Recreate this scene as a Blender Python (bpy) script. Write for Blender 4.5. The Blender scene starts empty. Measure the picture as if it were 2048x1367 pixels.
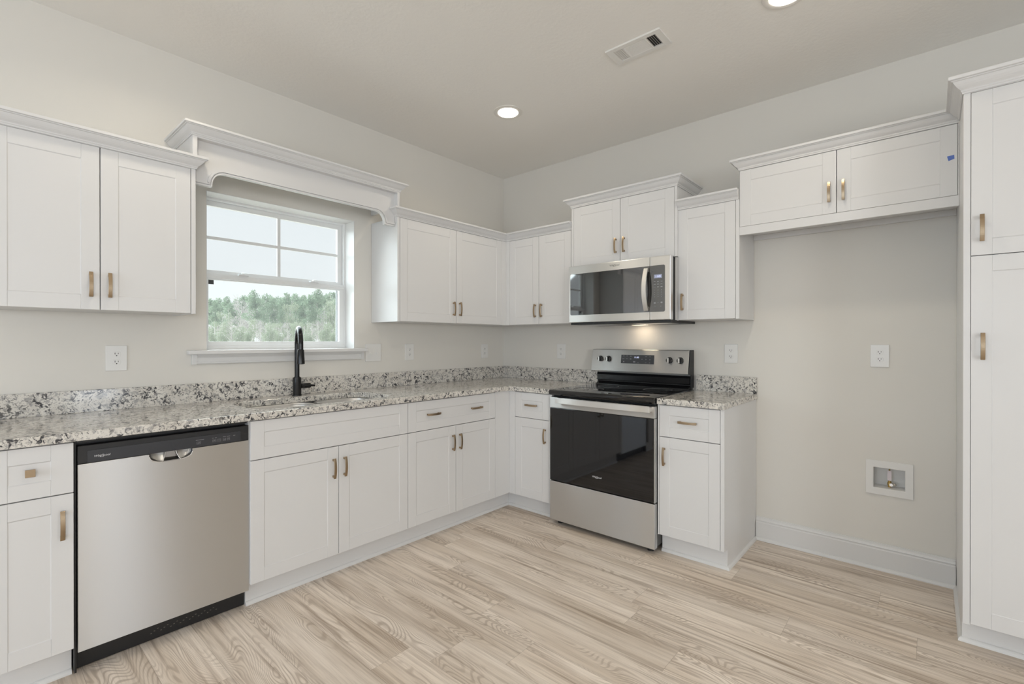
import bpy, bmesh, math, random
from mathutils import Vector, Matrix
S = bpy.context.scene
COL = S.collection
R = math.radians

# ------------------------------------------------------------------ camera
FW, FH, FPX = 2048, 1367, 956.9
CAM = (-3.3049, -3.0001, 1.2503)
cd = bpy.data.cameras.new('camera')
cd.sensor_fit = 'HORIZONTAL'; cd.sensor_width = 36.0
cd.lens = FPX / FW * 36.0
cd.clip_start = 0.02; cd.clip_end = 600
cam = bpy.data.objects.new('camera', cd); COL.objects.link(cam)
cam.location = CAM
yaw, pit = 0.7194, -0.0020
cam.rotation_euler = (math.pi / 2 + pit, 0, yaw - math.pi / 2)
S.camera = cam

# ------------------------------------------------------------------ world, sun, exposure
W = bpy.data.worlds.new('overcast_sky'); S.world = W; W.use_nodes = True
nt = W.node_tree; nt.nodes.clear()
bgn = nt.nodes.new('ShaderNodeBackground'); out = nt.nodes.new('ShaderNodeOutputWorld')
tc = nt.nodes.new('ShaderNodeTexCoord'); sep = nt.nodes.new('ShaderNodeSeparateXYZ')
rp = nt.nodes.new('ShaderNodeValToRGB')
rp.color_ramp.elements[0].position = 0.0; rp.color_ramp.elements[0].color = (0.90, 0.935, 0.96, 1)
rp.color_ramp.elements[1].position = 0.6; rp.color_ramp.elements[1].color = (0.86, 0.91, 0.96, 1)
nt.links.new(tc.outputs['Generated'], sep.inputs[0]); nt.links.new(sep.outputs['Z'], rp.inputs[0])
nt.links.new(rp.outputs[0], bgn.inputs['Color']); bgn.inputs['Strength'].default_value = 1.02
nt.links.new(bgn.outputs[0], out.inputs['Surface'])
sd = bpy.data.lights.new('sky_glow', 'SUN'); sd.energy = 10.0; sd.angle = R(95); sd.color = (0.84, 0.95, 1.0)  # wide sun lamp added to stand in for the bright overcast sky
sun = bpy.data.objects.new('sky_glow', sd); COL.objects.link(sun)
sun.rotation_euler = Vector((0.20, -0.72, -0.58)).to_track_quat('-Z', 'Y').to_euler()
S.view_settings.view_transform = 'Standard'; S.view_settings.look = 'None'
S.view_settings.exposure = 0.0; S.view_settings.gamma = 1.0; S.view_settings.use_curve_mapping = False

H = 2.7565                       # ceiling height
XW, YB = -6.6, -7.2              # far ends of the room behind the camera
def area(name, loc, direction, sx, sy, power, color, disk=False, spread=math.pi):
    l = bpy.data.lights.new(name, 'AREA'); l.energy = power; l.color = color
    l.shape = 'DISK' if disk else 'RECTANGLE'; l.size = sx
    if not disk: l.size_y = sy
    l.spread = spread
    o = bpy.data.objects.new(name, l); COL.objects.link(o); o.location = loc
    o.rotation_euler = Vector(direction).to_track_quat('-Z', 'Y').to_euler()
    return o
# added fill lamps standing for daylight from unseen openings behind and beside the camera
area('fill_light_back', (-1.92, YB + 0.03, 1.06), (0, 1, 0.2), 0.56, 1.9, 17, (0.8, 0.88, 1.0))
area('fill_light_back_left', (-5.0, YB + 0.03, 1.45), (0, 1, 0.2), 1.70, 1.3, 92, (0.97, 0.985, 1.0))
area('fill_light_side', (XW + 0.03, -2.25, 1.45), (1, 0, 0.2), 2.3, 1.30, 47, (0.70, 0.83, 1.0))
DOWNLIGHT_W, DOWNLIGHT_C = 2.6, (1.0, 0.89, 0.71)

# ------------------------------------------------------------------ materials
def mat(name, color, rough=0.5, metal=0.0, spec=0.5, **kw):
    m = bpy.data.materials.new(name); m.use_nodes = True
    b = m.node_tree.nodes['Principled BSDF']
    b.inputs['Base Color'].default_value = (*color, 1); b.inputs['Roughness'].default_value = rough
    b.inputs['Metallic'].default_value = metal; b.inputs['Specular IOR Level'].default_value = spec
    for k, v in kw.items(): b.inputs[k.replace('_', ' ')].default_value = v
    return m
def N(m, t, **kw):
    n = m.node_tree.nodes.new(t)
    for k, v in kw.items(): setattr(n, k, v)
    return n
def L(m, a, b): m.node_tree.links.new(a, b)
def bsdf(m): return m.node_tree.nodes['Principled BSDF']
def add_bump(m, scale, strength, dist=0.002, detail=3.0, stretch=None):
    t = N(m, 'ShaderNodeTexCoord'); n = N(m, 'ShaderNodeTexNoise'); b = N(m, 'ShaderNodeBump')
    n.inputs['Scale'].default_value = scale; n.inputs['Detail'].default_value = detail
    if stretch:
        mp = N(m, 'ShaderNodeMapping'); mp.inputs['Scale'].default_value = stretch
        L(m, t.outputs['Object'], mp.inputs[0]); L(m, mp.outputs[0], n.inputs['Vector'])
    else: L(m, t.outputs['Object'], n.inputs['Vector'])
    L(m, n.outputs[0], b.inputs['Height']); b.inputs['Strength'].default_value = strength; b.inputs['Distance'].default_value = dist
    L(m, b.outputs[0], bsdf(m).inputs['Normal'])
    return n
M = {}
M['wall'] = mat('greige_wall_paint', (0.735, 0.71, 0.66), 0.62, spec=0.3); add_bump(M['wall'], 160, 0.12, 0.001)
M['ceiling'] = mat('greige_ceiling_paint', (0.90, 0.875, 0.83), 0.75, spec=0.25); add_bump(M['ceiling'], 55, 0.35, 0.003)
M['white'] = mat('white_cabinet_lacquer', (0.715, 0.71, 0.705), 0.34, spec=0.45)
M['trim'] = mat('white_trim_paint', (0.72, 0.715, 0.705), 0.32, spec=0.45)
M['vinyl'] = mat('white_window_vinyl', (0.80, 0.81, 0.81), 0.35)
M['plate'] = mat('white_plate_plastic', (0.78, 0.77, 0.745), 0.3)
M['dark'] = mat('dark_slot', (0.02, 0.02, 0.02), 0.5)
M['black'] = mat('black_enamel', (0.008, 0.008, 0.009), 0.22)
M['blackplastic'] = mat('black_plastic', (0.012, 0.012, 0.013), 0.42)
M['panelgrey'] = mat('charcoal_control_panel', (0.028, 0.029, 0.034), 0.33)
M['glassblack'] = mat('black_glass', (0.006, 0.006, 0.007), 0.03, spec=0.6)
M['mirrorglass'] = mat('reflective_black_glass', (0.006, 0.006, 0.007), 0.03, spec=0.5, IOR=2.5)
M['cooktop'] = mat('black_glass_cooktop', (0.006, 0.006, 0.007), 0.05, spec=0.7)
M['matteblack'] = mat('matte_black_metal', (0.004, 0.004, 0.0045), 0.22, spec=0.4)
M['print'] = mat('white_print', (0.75, 0.75, 0.76), 0.5)
M['printdim'] = mat('grey_print', (0.30, 0.30, 0.31), 0.5)
M['printdark'] = mat('dark_grey_print', (0.10, 0.10, 0.10), 0.5)
M['tape'] = mat('blue_painters_tape', (0.115, 0.19, 0.52), 0.7); add_bump(M['tape'], 260, 0.4, 0.001)
M['pocket'] = mat('shaded_pocket_steel', (0.33, 0.32, 0.31), 0.3, 1.0)  # steel darkened to paint the shade inside the dishwasher pocket
M['chrome'] = mat('chrome', (0.75, 0.74, 0.72), 0.15, 1.0)
M['yellowbrass'] = mat('yellow_brass', (0.62, 0.44, 0.16), 0.3, 1.0)
M['tag'] = mat('paper_tag', (0.78, 0.70, 0.72), 0.7)
M['sink'] = mat('satin_steel', (0.66, 0.65, 0.63), 0.28, 1.0)
def emis(name, color, strength):
    m = mat(name, (0, 0, 0)); b = bsdf(m)
    b.inputs['Emission Color'].default_value = (*color, 1); b.inputs['Emission Strength'].default_value = strength
    return m
M['lens'] = emis('lit_lens', (1.0, 0.93, 0.82), 12.0)
M['clock'] = emis('clock_digits', (0.70, 0.75, 1.0), 1.6)
M['lcd'] = mat('lcd_window', (0.10, 0.11, 0.16), 0.3)
bsdf(M['lcd']).inputs['Emission Color'].default_value = (0.45, 0.48, 0.62, 1); bsdf(M['lcd']).inputs['Emission Strength'].default_value = 0.45
M['hoodlamp'] = emis('lit_hood_lens', (1.0, 0.85, 0.62), 2.0)

def brushed(name, color, rough, aniso):
    m = mat(name, color, rough, 1.0)
    c = N(m, 'ShaderNodeCombineXYZ'); c.inputs['Z'].default_value = 1.0      # brushed sideways: highlights spread up and down
    L(m, c.outputs[0], bsdf(m).inputs['Tangent']); bsdf(m).inputs['Anisotropic'].default_value = aniso
    t = N(m, 'ShaderNodeTexCoord'); mp = N(m, 'ShaderNodeMapping'); n = N(m, 'ShaderNodeTexNoise')
    mp.inputs['Scale'].default_value = (3, 3, 700); n.inputs['Scale'].default_value = 1.0; n.inputs['Detail'].default_value = 4
    L(m, t.outputs['Object'], mp.inputs[0]); L(m, mp.outputs[0], n.inputs['Vector'])
    r = N(m, 'ShaderNodeMapRange'); r.inputs['To Min'].default_value = rough - 0.015; r.inputs['To Max'].default_value = rough + 0.015
    L(m, n.outputs[0], r.inputs[0]); L(m, r.outputs[0], bsdf(m).inputs['Roughness'])
    return m
M['steel'] = brushed('brushed_stainless', (0.70, 0.695, 0.685), 0.39, 1.0)
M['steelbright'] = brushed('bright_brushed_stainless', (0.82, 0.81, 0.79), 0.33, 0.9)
M['brass'] = mat('champagne_bronze', (0.37, 0.28, 0.185), 0.33, 1.0)
add_bump(M['brass'], 400, 0.1, 0.0005)

m = M['glass'] = bpy.data.materials.new('window_glass'); m.use_nodes = True; m.node_tree.nodes.clear()
o_ = N(m, 'ShaderNodeOutputMaterial'); t_ = N(m, 'ShaderNodeBsdfTransparent'); g_ = N(m, 'ShaderNodeBsdfGlossy'); x_ = N(m, 'ShaderNodeMixShader')
t_.inputs[0].default_value = (0.97, 0.985, 0.98, 1); g_.inputs['Roughness'].default_value = 0.02; x_.inputs[0].default_value = 0.03
L(m, t_.outputs[0], x_.inputs[1]); L(m, g_.outputs[0], x_.inputs[2]); L(m, x_.outputs[0], o_.inputs[0])
m = M['screen'] = bpy.data.materials.new('screen_haze_mesh'); m.use_nodes = True; m.node_tree.nodes.clear()
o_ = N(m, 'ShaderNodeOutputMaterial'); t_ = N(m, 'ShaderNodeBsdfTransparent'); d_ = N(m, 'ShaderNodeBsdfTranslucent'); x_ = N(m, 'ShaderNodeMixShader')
d_.inputs[0].default_value = (0.86, 0.88, 0.89, 1); x_.inputs[0].default_value = 0.07  # pale translucent share puts a painted haze over the trees
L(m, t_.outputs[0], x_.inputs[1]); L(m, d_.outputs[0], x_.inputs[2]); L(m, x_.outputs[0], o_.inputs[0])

# granite: cream ground, grey clouds, black flecks
m = M['granite'] = mat('speckled_granite', (0.7, 0.7, 0.7), 0.10, spec=0.55)
t = N(m, 'ShaderNodeTexCoord')
def noise(scale, detail=4.0, rough=0.6, dist=0.0):
    n = N(m, 'ShaderNodeTexNoise'); n.inputs['Scale'].default_value = scale; n.inputs['Detail'].default_value = detail
    n.inputs['Roughness'].default_value = rough; n.inputs['Distortion'].default_value = dist
    L(m, t.outputs['Object'], n.inputs['Vector']); return n
def ramp(src, stops):
    r = N(m, 'ShaderNodeValToRGB'); e = r.color_ramp.elements
    while len(e) < len(stops): e.new(0.5)
    for i, (p, c) in enumerate(stops):
        e[i].position = p; e[i].color = (*c, 1) if len(c) == 3 else c
    L(m, src, r.inputs[0]); return r
def mix(fac, a, b, mode='MIX'):
    x = N(m, 'ShaderNodeMix', data_type='RGBA', blend_type=mode)
    if isinstance(fac, float): x.inputs[0].default_value = fac
    else: L(m, fac, x.inputs[0])
    for i, v in ((6, a), (7, b)):
        if isinstance(v, tuple): x.inputs[i].default_value = (*v, 1)
        else: L(m, v, x.inputs[i])
    return x.outputs[2]
base = ramp(noise(14, 3).outputs[0], [(0.35, (0.76, 0.73, 0.675)), (0.65, (0.64, 0.605, 0.55))])
cloud = ramp(noise(55, 4, 0.6, 0.6).outputs[0], [(0.52, (0, 0, 0)), (0.63, (1, 1, 1))])
c1 = mix(cloud.outputs[0], base.outputs[0], (0.40, 0.385, 0.37))
fleck = ramp(noise(52, 6, 0.64, 1.1).outputs[0], [(0.53, (0, 0, 0)), (0.575, (1, 1, 1))])
patch = ramp(noise(9, 2).outputs[0], [(0.34, (0.35, 0.35, 0.35)), (0.52, (1, 1, 1))])
fm = mix(1.0, fleck.outputs[0], patch.outputs[0], 'MULTIPLY')
c2 = mix(fm, c1, (0.055, 0.055, 0.06))
speck = ramp(noise(190, 3, 0.6).outputs[0], [(0.60, (0, 0, 0)), (0.66, (1, 1, 1))])
sm = mix(1.0, speck.outputs[0], (0.7, 0.7, 0.7), 'MULTIPLY')
c3 = mix(sm, c2, (0.13, 0.115, 0.105))
L(m, c3, bsdf(m).inputs['Base Color'])

# floor planks: uv = metres along / across the plank, attribute 'plank' = random per plank
m = M['floor'] = mat('oak_look_vinyl_planks', (0.4, 0.3, 0.2), 0.42, spec=0.35)
uv = N(m, 'ShaderNodeUVMap', uv_map='UVMap'); at = N(m, 'ShaderNodeAttribute', attribute_name='plank')
sp = N(m, 'ShaderNodeSeparateXYZ'); L(m, uv.outputs[0], sp.inputs[0])
def math_(op, a, b=None, c=None):
    n = N(m, 'ShaderNodeMath', operation=op)
    for i, v in enumerate((a, b, c)):
        if v is None: continue
        if isinstance(v, (int, float)): n.inputs[i].default_value = v
        else: L(m, v, n.inputs[i])
    return n.outputs[0]
rn = at.outputs['Fac']
def vec(x, y, z):
    c = N(m, 'ShaderNodeCombineXYZ')
    for i, v in enumerate((x, y, z)):
        if isinstance(v, (int, float)): c.inputs[i].default_value = v
        else: L(m, v, c.inputs[i])
    return c.outputs[0]
def fnoise(vector, scale, detail, rough=0.55, dist=0.0):
    n = N(m, 'ShaderNodeTexNoise'); n.inputs['Scale'].default_value = scale; n.inputs['Detail'].default_value = detail
    n.inputs['Roughness'].default_value = rough; n.inputs['Distortion'].default_value = dist
    L(m, vector, n.inputs['Vector']); return n.outputs[0]
U, V = sp.outputs['X'], sp.outputs['Y']
zoff = math_('MULTIPLY', rn, 37.0)
# cathedral figure: contour lines of a stretched bulge field
field = fnoise(vec(math_('MULTIPLY', U, 1.15), math_('MULTIPLY', V, 5.2), zoff), 1.0, 2.0, 0.45, 0.35)
rings = math_('SINE', math_('MULTIPLY', math_('ADD', field, math_('MULTIPLY', V, 0.8)), 330.0))
rings2 = math_('MULTIPLY_ADD', rings, 0.5, 0.5)
mask = fnoise(vec(math_('MULTIPLY', U, 1.6), math_('MULTIPLY', V, 7.0), math_('ADD', zoff, 11.0)), 1.0, 2.0)
streak = fnoise(vec(math_('MULTIPLY', U, 1.7), math_('MULTIPLY', V, 62.0), zoff), 1.0, 6.0, 0.65, 0.1)
fine = fnoise(vec(math_('MULTIPLY', U, 9.0), math_('MULTIPLY', V, 260.0), zoff), 1.0, 3.0)
broad = fnoise(vec(math_('MULTIPLY', U, 1.0), math_('MULTIPLY', V, 9.0), math_('ADD', zoff, 5.0)), 1.0, 2.0)
light, mid, dark = (0.87, 0.775, 0.68), (0.69, 0.59, 0.49), (0.36, 0.278, 0.21)
c = mix(ramp(broad, [(0.36, (0, 0, 0)), (0.64, (1, 1, 1))]).outputs[0], light, mid)
vary = fnoise(vec(math_('MULTIPLY', U, 1.1), math_('MULTIPLY', V, 12.0), math_('ADD', zoff, 23.0)), 1.0, 3.0)
vary = math_('MULTIPLY_ADD', ramp(vary, [(0.40, (0, 0, 0)), (0.62, (1, 1, 1))]).outputs[0], 0.70, 0.28)
c = mix(math_('MULTIPLY', ramp(streak, [(0.44, (0, 0, 0)), (0.66, (1, 1, 1))]).outputs[0], vary), c, dark)
rm = math_('MULTIPLY', ramp(mask, [(0.47, (0, 0, 0)), (0.57, (1, 1, 1))]).outputs[0], ramp(rings2, [(0.50, (0, 0, 0)), (0.95, (1, 1, 1))]).outputs[0])
c = mix(math_('MULTIPLY', rm, 0.52), c, dark)
c = mix(math_('MULTIPLY', ramp(fine, [(0.5, (0, 0, 0)), (0.75, (1, 1, 1))]).outputs[0], 0.30), c, (0.38, 0.31, 0.245))
tone = math_('MULTIPLY_ADD', math_('FRACT', math_('MULTIPLY', rn, 7.31)), 0.10, 0.95)
c = mix(1.0, c, vec(tone, tone, tone), 'MULTIPLY')
seam = math_('LESS_THAN', at.outputs['Fac'], -1.0)
L(m, c, bsdf(m).inputs['Base Color'])
bp_ = N(m, 'ShaderNodeBump'); bp_.inputs['Strength'].default_value = 0.10; bp_.inputs['Distance'].default_value = 0.001
L(m, fine, bp_.inputs['Height']); L(m, bp_.outputs[0], bsdf(m).inputs['Normal'])

m = M['bounce_ground'] = mat('pale_bounce_ground', (0.50, 0.465, 0.40), 0.9)  # unseen ground, made pale to bounce daylight up into the window
def leafmat(name, col, trans):
    m = mat(name, col, 0.7, spec=0.1)
    o = [n for n in m.node_tree.nodes if n.type == 'OUTPUT_MATERIAL'][0]
    tr = N(m, 'ShaderNodeBsdfTranslucent'); tr.inputs[0].default_value = (*col, 1); x = N(m, 'ShaderNodeMixShader'); x.inputs[0].default_value = trans
    L(m, bsdf(m).outputs[0], x.inputs[1]); L(m, tr.outputs[0], x.inputs[2]); L(m, x.outputs[0], o.inputs[0])
    return m
M['pine'] = leafmat('pine_needles', (0.27, 0.345, 0.235), 0.5)
M['spring'] = leafmat('spring_leaves', (0.34, 0.38, 0.27), 0.5)
M['twig'] = leafmat('grey_twigs', (0.42, 0.38, 0.37), 0.4)
M['bark'] = mat('grey_bark', (0.66, 0.62, 0.59), 0.9)

# ------------------------------------------------------------------ mesh helpers
class MB:
    """collects faces; W maps wall coordinates (s along, d out from the wall, z up) to the world"""
    def __init__(self, W='W'):
        self.v, self.f, self.W = [], [], W
    def P(self, s, d, z):
        if self.W == 'A': return (s, -d, z)
        if self.W == 'B': return (-d, s, z)
        return (s, d, z)
    def raw(self, vs, fs):
        n = len(self.v); self.v += [self.P(*p) for p in vs]; self.f += [tuple(i + n for i in f) for f in fs]; return self
    def box(self, s0, s1, d0, d1, z0, z1):
        vs = [(s, d, z) for z in (z0, z1) for d in (d0, d1) for s in (s0, s1)]
        return self.raw(vs, [(0, 1, 3, 2), (4, 6, 7, 5), (0, 4, 5, 1), (2, 3, 7, 6), (0, 2, 6, 4), (1, 5, 7, 3)])
    def prism(self, poly, axis, e0, e1):
        """poly in the two other axes (s,d)/(s,z)/(d,z) extruded along axis"""
        def pt(a, b, e): return (e, a, b) if axis == 's' else (a, e, b) if axis == 'd' else (a, b, e)
        n = len(poly)
        vs = [pt(a, b, e0) for a, b in poly] + [pt(a, b, e1) for a, b in poly]
        return self.raw(vs, [tuple(range(n))[::-1], tuple(range(n, 2 * n))] + [(i, (i + 1) % n, n + (i + 1) % n, n + i) for i in range(n)])
    def sweep(self, prof, path, side=1, caps=True):
        """prof: closed (out, z) polygon; path: (s,d) points; mitred; out goes to the left of travel (side=1) or right"""
        pts = [Vector(p) for p in path]; k = len(prof); vs = []
        for i, p in enumerate(pts):
            t0 = (pts[i] - pts[i - 1]).normalized() if i else None
            t1 = (pts[i + 1] - pts[i]).normalized() if i < len(pts) - 1 else None
            ns = [Vector((-t.y, t.x)) * side for t in (t0, t1) if t is not None]
            n = ns[0] if len(ns) == 1 else (ns[0] + ns[1]) / (1 + ns[0].dot(ns[1]))
            vs += [(p.x + n.x * o, p.y + n.y * o, z) for o, z in prof]
        fs = [(i * k + j, i * k + (j + 1) % k, (i + 1) * k + (j + 1) % k, (i + 1) * k + j) for i in range(len(pts) - 1) for j in range(k)]
        if caps: fs += [tuple(range(k))[::-1], tuple(range((len(pts) - 1) * k, len(pts) * k))]
        return self.raw(vs, fs)
    def tube(self, pts, rad, n=16, caps=True):
        pts = [Vector(p) for p in pts]; rad = rad if isinstance(rad, (list, tuple)) else [rad] * len(pts)
        vs = []; ref = None
        for i, p in enumerate(pts):
            t = (pts[min(i + 1, len(pts) - 1)] - pts[max(i - 1, 0)]).normalized()
            if ref is None: ref = t.orthogonal().normalized()
            ref = (ref - t * ref.dot(t)).normalized(); b = t.cross(ref)
            vs += [tuple(p + (ref * math.cos(a) + b * math.sin(a)) * rad[i]) for a in [2 * math.pi * j / n for j in range(n)]]
        fs = [(i * n + j, i * n + (j + 1) % n, (i + 1) * n + (j + 1) % n, (i + 1) * n + j) for i in range(len(pts) - 1) for j in range(n)]
        if caps: fs += [tuple(range(n))[::-1], tuple(range((len(pts) - 1) * n, len(pts) * n))]
        return self.raw(vs, fs)
    def lathe(self, prof, c, axis='z', n=32, caps=True):
        """prof (r, h) from the bottom up around an axis through c"""
        vs = []
        for r, h in prof:
            for j in range(n):
                a = 2 * math.pi * j / n; x, y = r * math.cos(a), r * math.sin(a)
                vs.append({'z': (c[0] + x, c[1] + y, c[2] + h), 'd': (c[0] + x, c[1] + h, c[2] + y), 's': (c[0] + h, c[1] + x, c[2] + y)}[axis])
        k = len(prof)
        fs = [(i * n + j, i * n + (j + 1) % n, (i + 1) * n + (j + 1) % n, (i + 1) * n + j) for i in range(k - 1) for j in range(n)]
        if caps: fs += [tuple(range(n))[::-1], tuple(range((k - 1) * n, k * n))]
        return self.raw(vs, fs)

def world_loc(o):
    v = Vector((0, 0, 0))
    while o is not None: v += o.location; o = o.parent
    return v
def make_mesh(name, mb, material, origin=Vector((0, 0, 0)), smooth=False, bevel=0.0, seg=2):
    me = bpy.data.meshes.new(name)
    me.from_pydata([tuple(Vector(p) - origin) for p in mb.v], [], mb.f)
    bm = bmesh.new(); bm.from_mesh(me)
    bmesh.ops.recalc_face_normals(bm, faces=bm.faces)
    if bevel:
        es = [e for e in bm.edges if len(e.link_faces) == 2 and e.calc_face_angle(0) > 0.6]
        bmesh.ops.bevel(bm, geom=es, offset=bevel, segments=seg, affect='EDGES', profile=0.5, clamp_overlap=True)
    if smooth:
        for f in bm.faces: f.smooth = True
        for e in bm.edges:
            if len(e.link_faces) == 2 and e.calc_face_angle(0) > R(smooth if smooth is not True else 40): e.smooth = False
    bm.to_mesh(me); bm.free()
    me.materials.append(material)
    return me
def obj(name, mb, material, parent=None, smooth=False, bevel=0.0, seg=2, label=None, origin=None):
    og = Vector(origin) if origin is not None else (world_loc(parent) if parent else Vector((0, 0, 0)))
    o = bpy.data.objects.new(name, make_mesh(name, mb, material, og, smooth, bevel, seg)); COL.objects.link(o)
    if parent: o.parent = parent
    if origin is not None: o.location = og - (world_loc(parent) if parent else Vector((0, 0, 0)))
    if label: o['label'] = label
    return o
def tag(o, label, cat, group=None):
    o['label'] = label; o['category'] = cat
    if group: o['group'] = group
    return o
def thing(name, loc, label, cat, group=None):
    o = bpy.data.objects.new(name, None); COL.objects.link(o); o.location = loc; o.empty_display_size = 0.1
    return tag(o, label, cat, group)
def struct(name, mb, material, **kw):
    o = obj(name, mb, material, **kw); o['kind'] = 'structure'; return o
def text_mesh(name, body, size, material, parent, loc, rot, shear=0.0, depth=0.0006, align='LEFT', sx=1.0):
    cu = bpy.data.curves.new(name, 'FONT'); cu.body = body; cu.size = size; cu.extrude = depth; cu.shear = shear
    cu.align_x = align; cu.resolution_u = 3
    t = bpy.data.objects.new(name + '_tmp', cu); COL.objects.link(t)
    bpy.context.view_layer.update()
    me = bpy.data.meshes.new_from_object(t.evaluated_get(bpy.context.evaluated_depsgraph_get()))
    bpy.data.objects.remove(t); bpy.data.curves.remove(cu)
    me.name = name; me.materials.clear(); me.materials.append(material)
    if sx != 1.0: me.transform(Matrix.Diagonal((sx, 1, 1, 1)))
    o = bpy.data.objects.new(name, me); COL.objects.link(o); o.parent = parent
    o.location = Vector(loc) - world_loc(parent); o.rotation_euler = rot
    return o
ROT_A = (math.pi / 2, 0, 0)                       # text that faces into the room from the window wall
ROT_B = (math.pi / 2, 0, -math.pi / 2)            # ... from the range wall
WROT = {'A': 0.0, 'B': -math.pi / 2}
def wp(W, s, d, z): return (s, -d, z) if W == 'A' else (-d, s, z)

# ------------------------------------------------------------------ room shell
def wall_holes(W, s0, s1, z0, z1, t, holes):
    """wall slab behind d = 0 with rectangular holes (a0,a1,b0,b1)"""
    mb = MB(W)
    xs = sorted({s0, s1, *[h[0] for h in holes], *[h[1] for h in holes]}); zs = sorted({z0, z1, *[h[2] for h in holes], *[h[3] for h in holes]})
    inside = lambda a, b: any(h[0] < a < h[1] and h[2] < b < h[3] for h in holes)
    for i in range(len(xs) - 1):
        for j in range(len(zs) - 1):
            a0, a1, b0, b1 = xs[i], xs[i + 1], zs[j], zs[j + 1]
            if inside((a0 + a1) / 2, (b0 + b1) / 2): continue
            for d in (0, -t): mb.raw([(a0, d, b0), (a1, d, b0), (a1, d, b1), (a0, d, b1)], [(0, 1, 2, 3)])
    for a0, a1, b0, b1 in list(holes) + [(s0, s1, z0, z1)]:
        for q in ([(a0, b0), (a1, b0)], [(a1, b0), (a1, b1)], [(a1, b1), (a0, b1)], [(a0, b1), (a0, b0)]):
            (p, r) = q; mb.raw([(p[0], 0, p[1]), (r[0], 0, r[1]), (r[0], -t, r[1]), (p[0], -t, p[1])], [(0, 1, 2, 3)])
    return mb
def weld(o):
    bm = bmesh.new(); bm.from_mesh(o.data); bmesh.ops.remove_doubles(bm, verts=bm.verts, dist=1e-5)
    bmesh.ops.recalc_face_normals(bm, faces=bm.faces); bm.to_mesh(o.data); bm.free()
WX0, WX1, WZ0, WZ1 = -2.4328, -1.5336, 1.2000, 2.0794
weld(struct('wall_left', wall_holes('A', XW - 0.2, 0.2, 0, H, 0.20, [(WX0, WX1, WZ0, WZ1)]), M['wall']))
IY0, IY1, IZ0, IZ1 = -2.897, -2.762, 0.447, 0.558
weld(struct('wall_right', wall_holes('B', YB - 0.2, 0, 0, H, 0.20, [(IY0 - .004, IY1 + .004, IZ0 - .004, IZ1 + .004)]), M['wall']))
mb = MB(); D0, D1, DW0, DW1 = -2.27, -1.57, -5.85, -4.15
for a, b, z0, z1 in ((XW - .2, DW0, 0, H), (DW0, DW1, 0, 0.8), (DW0, DW1, 2.1, H), (DW1, D0, 0, H), (D0, D1, 2.06, H), (D1, 0, 0, H)):
    mb.box(a, b, YB - 0.2, YB, z0, z1)
struct('wall_back', mb, M['wall'])
mb = MB(); Y0, Y1 = -3.40, -1.10
for a, b, z0, z1 in ((YB, Y0, 0, H), (Y0, Y1, 0, 0.8), (Y0, Y1, 2.1, H), (Y1, 0, 0, H)):
    mb.box(XW - 0.2, XW, a, b, z0, z1)
struct('wall_side', mb, M['wall'])
struct('ceiling', MB().box(XW - .2, 0.2, YB - .2, 0.2, H, H + 0.15), M['ceiling'])

# floor: planks 0.181 x 1.22 running towards the window wall
rng = random.Random(4)
PW, PL, PX = 0.181, 1.22, -0.302
joint = {0: -2.813, 1: -2.213, 2: -2.958, 3: -1.30, 5: -1.98, 6: -1.015, 7: -1.447, 8: -1.763, 10: -1.40}
verts, faces, uvs, rnds = [], [], [], []
k = -3
while PX - PW * k > XW - 0.2:
    xa, xb = PX - PW * (k + 1), PX - PW * k
    off = joint.get(k, None)
    if off is None: off = rng.uniform(-PL, 0)
    y = off
    while y < 0.2: y += PL
    while y > YB - 0.2:
        ya, yb = y - PL, y
        r, flip = rng.random(), rng.random() < 0.5
        n = len(verts); g = 0.0004
        verts += [(xa + g, ya + g, 0), (xb - g, ya + g, 0), (xb - g, yb - g, 0), (xa + g, yb - g, 0)]
        faces.append((n, n + 1, n + 2, n + 3)); u0 = r * 9.0
        q = [(u0, 0), (u0, PW), (u0 + PL, PW), (u0 + PL, 0)]
        uvs += q; rnds.append(r + 0.001)
        y -= PL
    k += 1
n = len(verts)
x0, x1, y0, y1 = XW - .2, .2, YB - .2, .2
verts += [(x0 - 1, y0 - 2, -0.0012), (x1 + 1, y0 - 2, -0.0012), (x1 + 1, y1, -0.0012), (x0 - 1, y1, -0.0012)]
faces.append((n, n + 1, n + 2, n + 3)); uvs += [(0, 0), (0, 7), (9, 7), (9, 0)]; rnds.append(0.5)
me = bpy.data.meshes.new('floor'); me.from_pydata(verts, [], faces)
ul = me.uv_layers.new(name='UVMap')
for i, q in enumerate(uvs): ul.data[i].uv = q
a_ = me.attributes.new('plank', 'FLOAT', 'FACE')
for i, r in enumerate(rnds): a_.data[i].value = r
me.materials.append(M['floor'])
sm_ = mat('dark_plank_seam', (0.33, 0.27, 0.21), 0.8); me.materials.append(sm_); me.polygons[len(faces) - 1].material_index = 1
fl = bpy.data.objects.new('floor', me); COL.objects.link(fl); fl['kind'] = 'structure'

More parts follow.
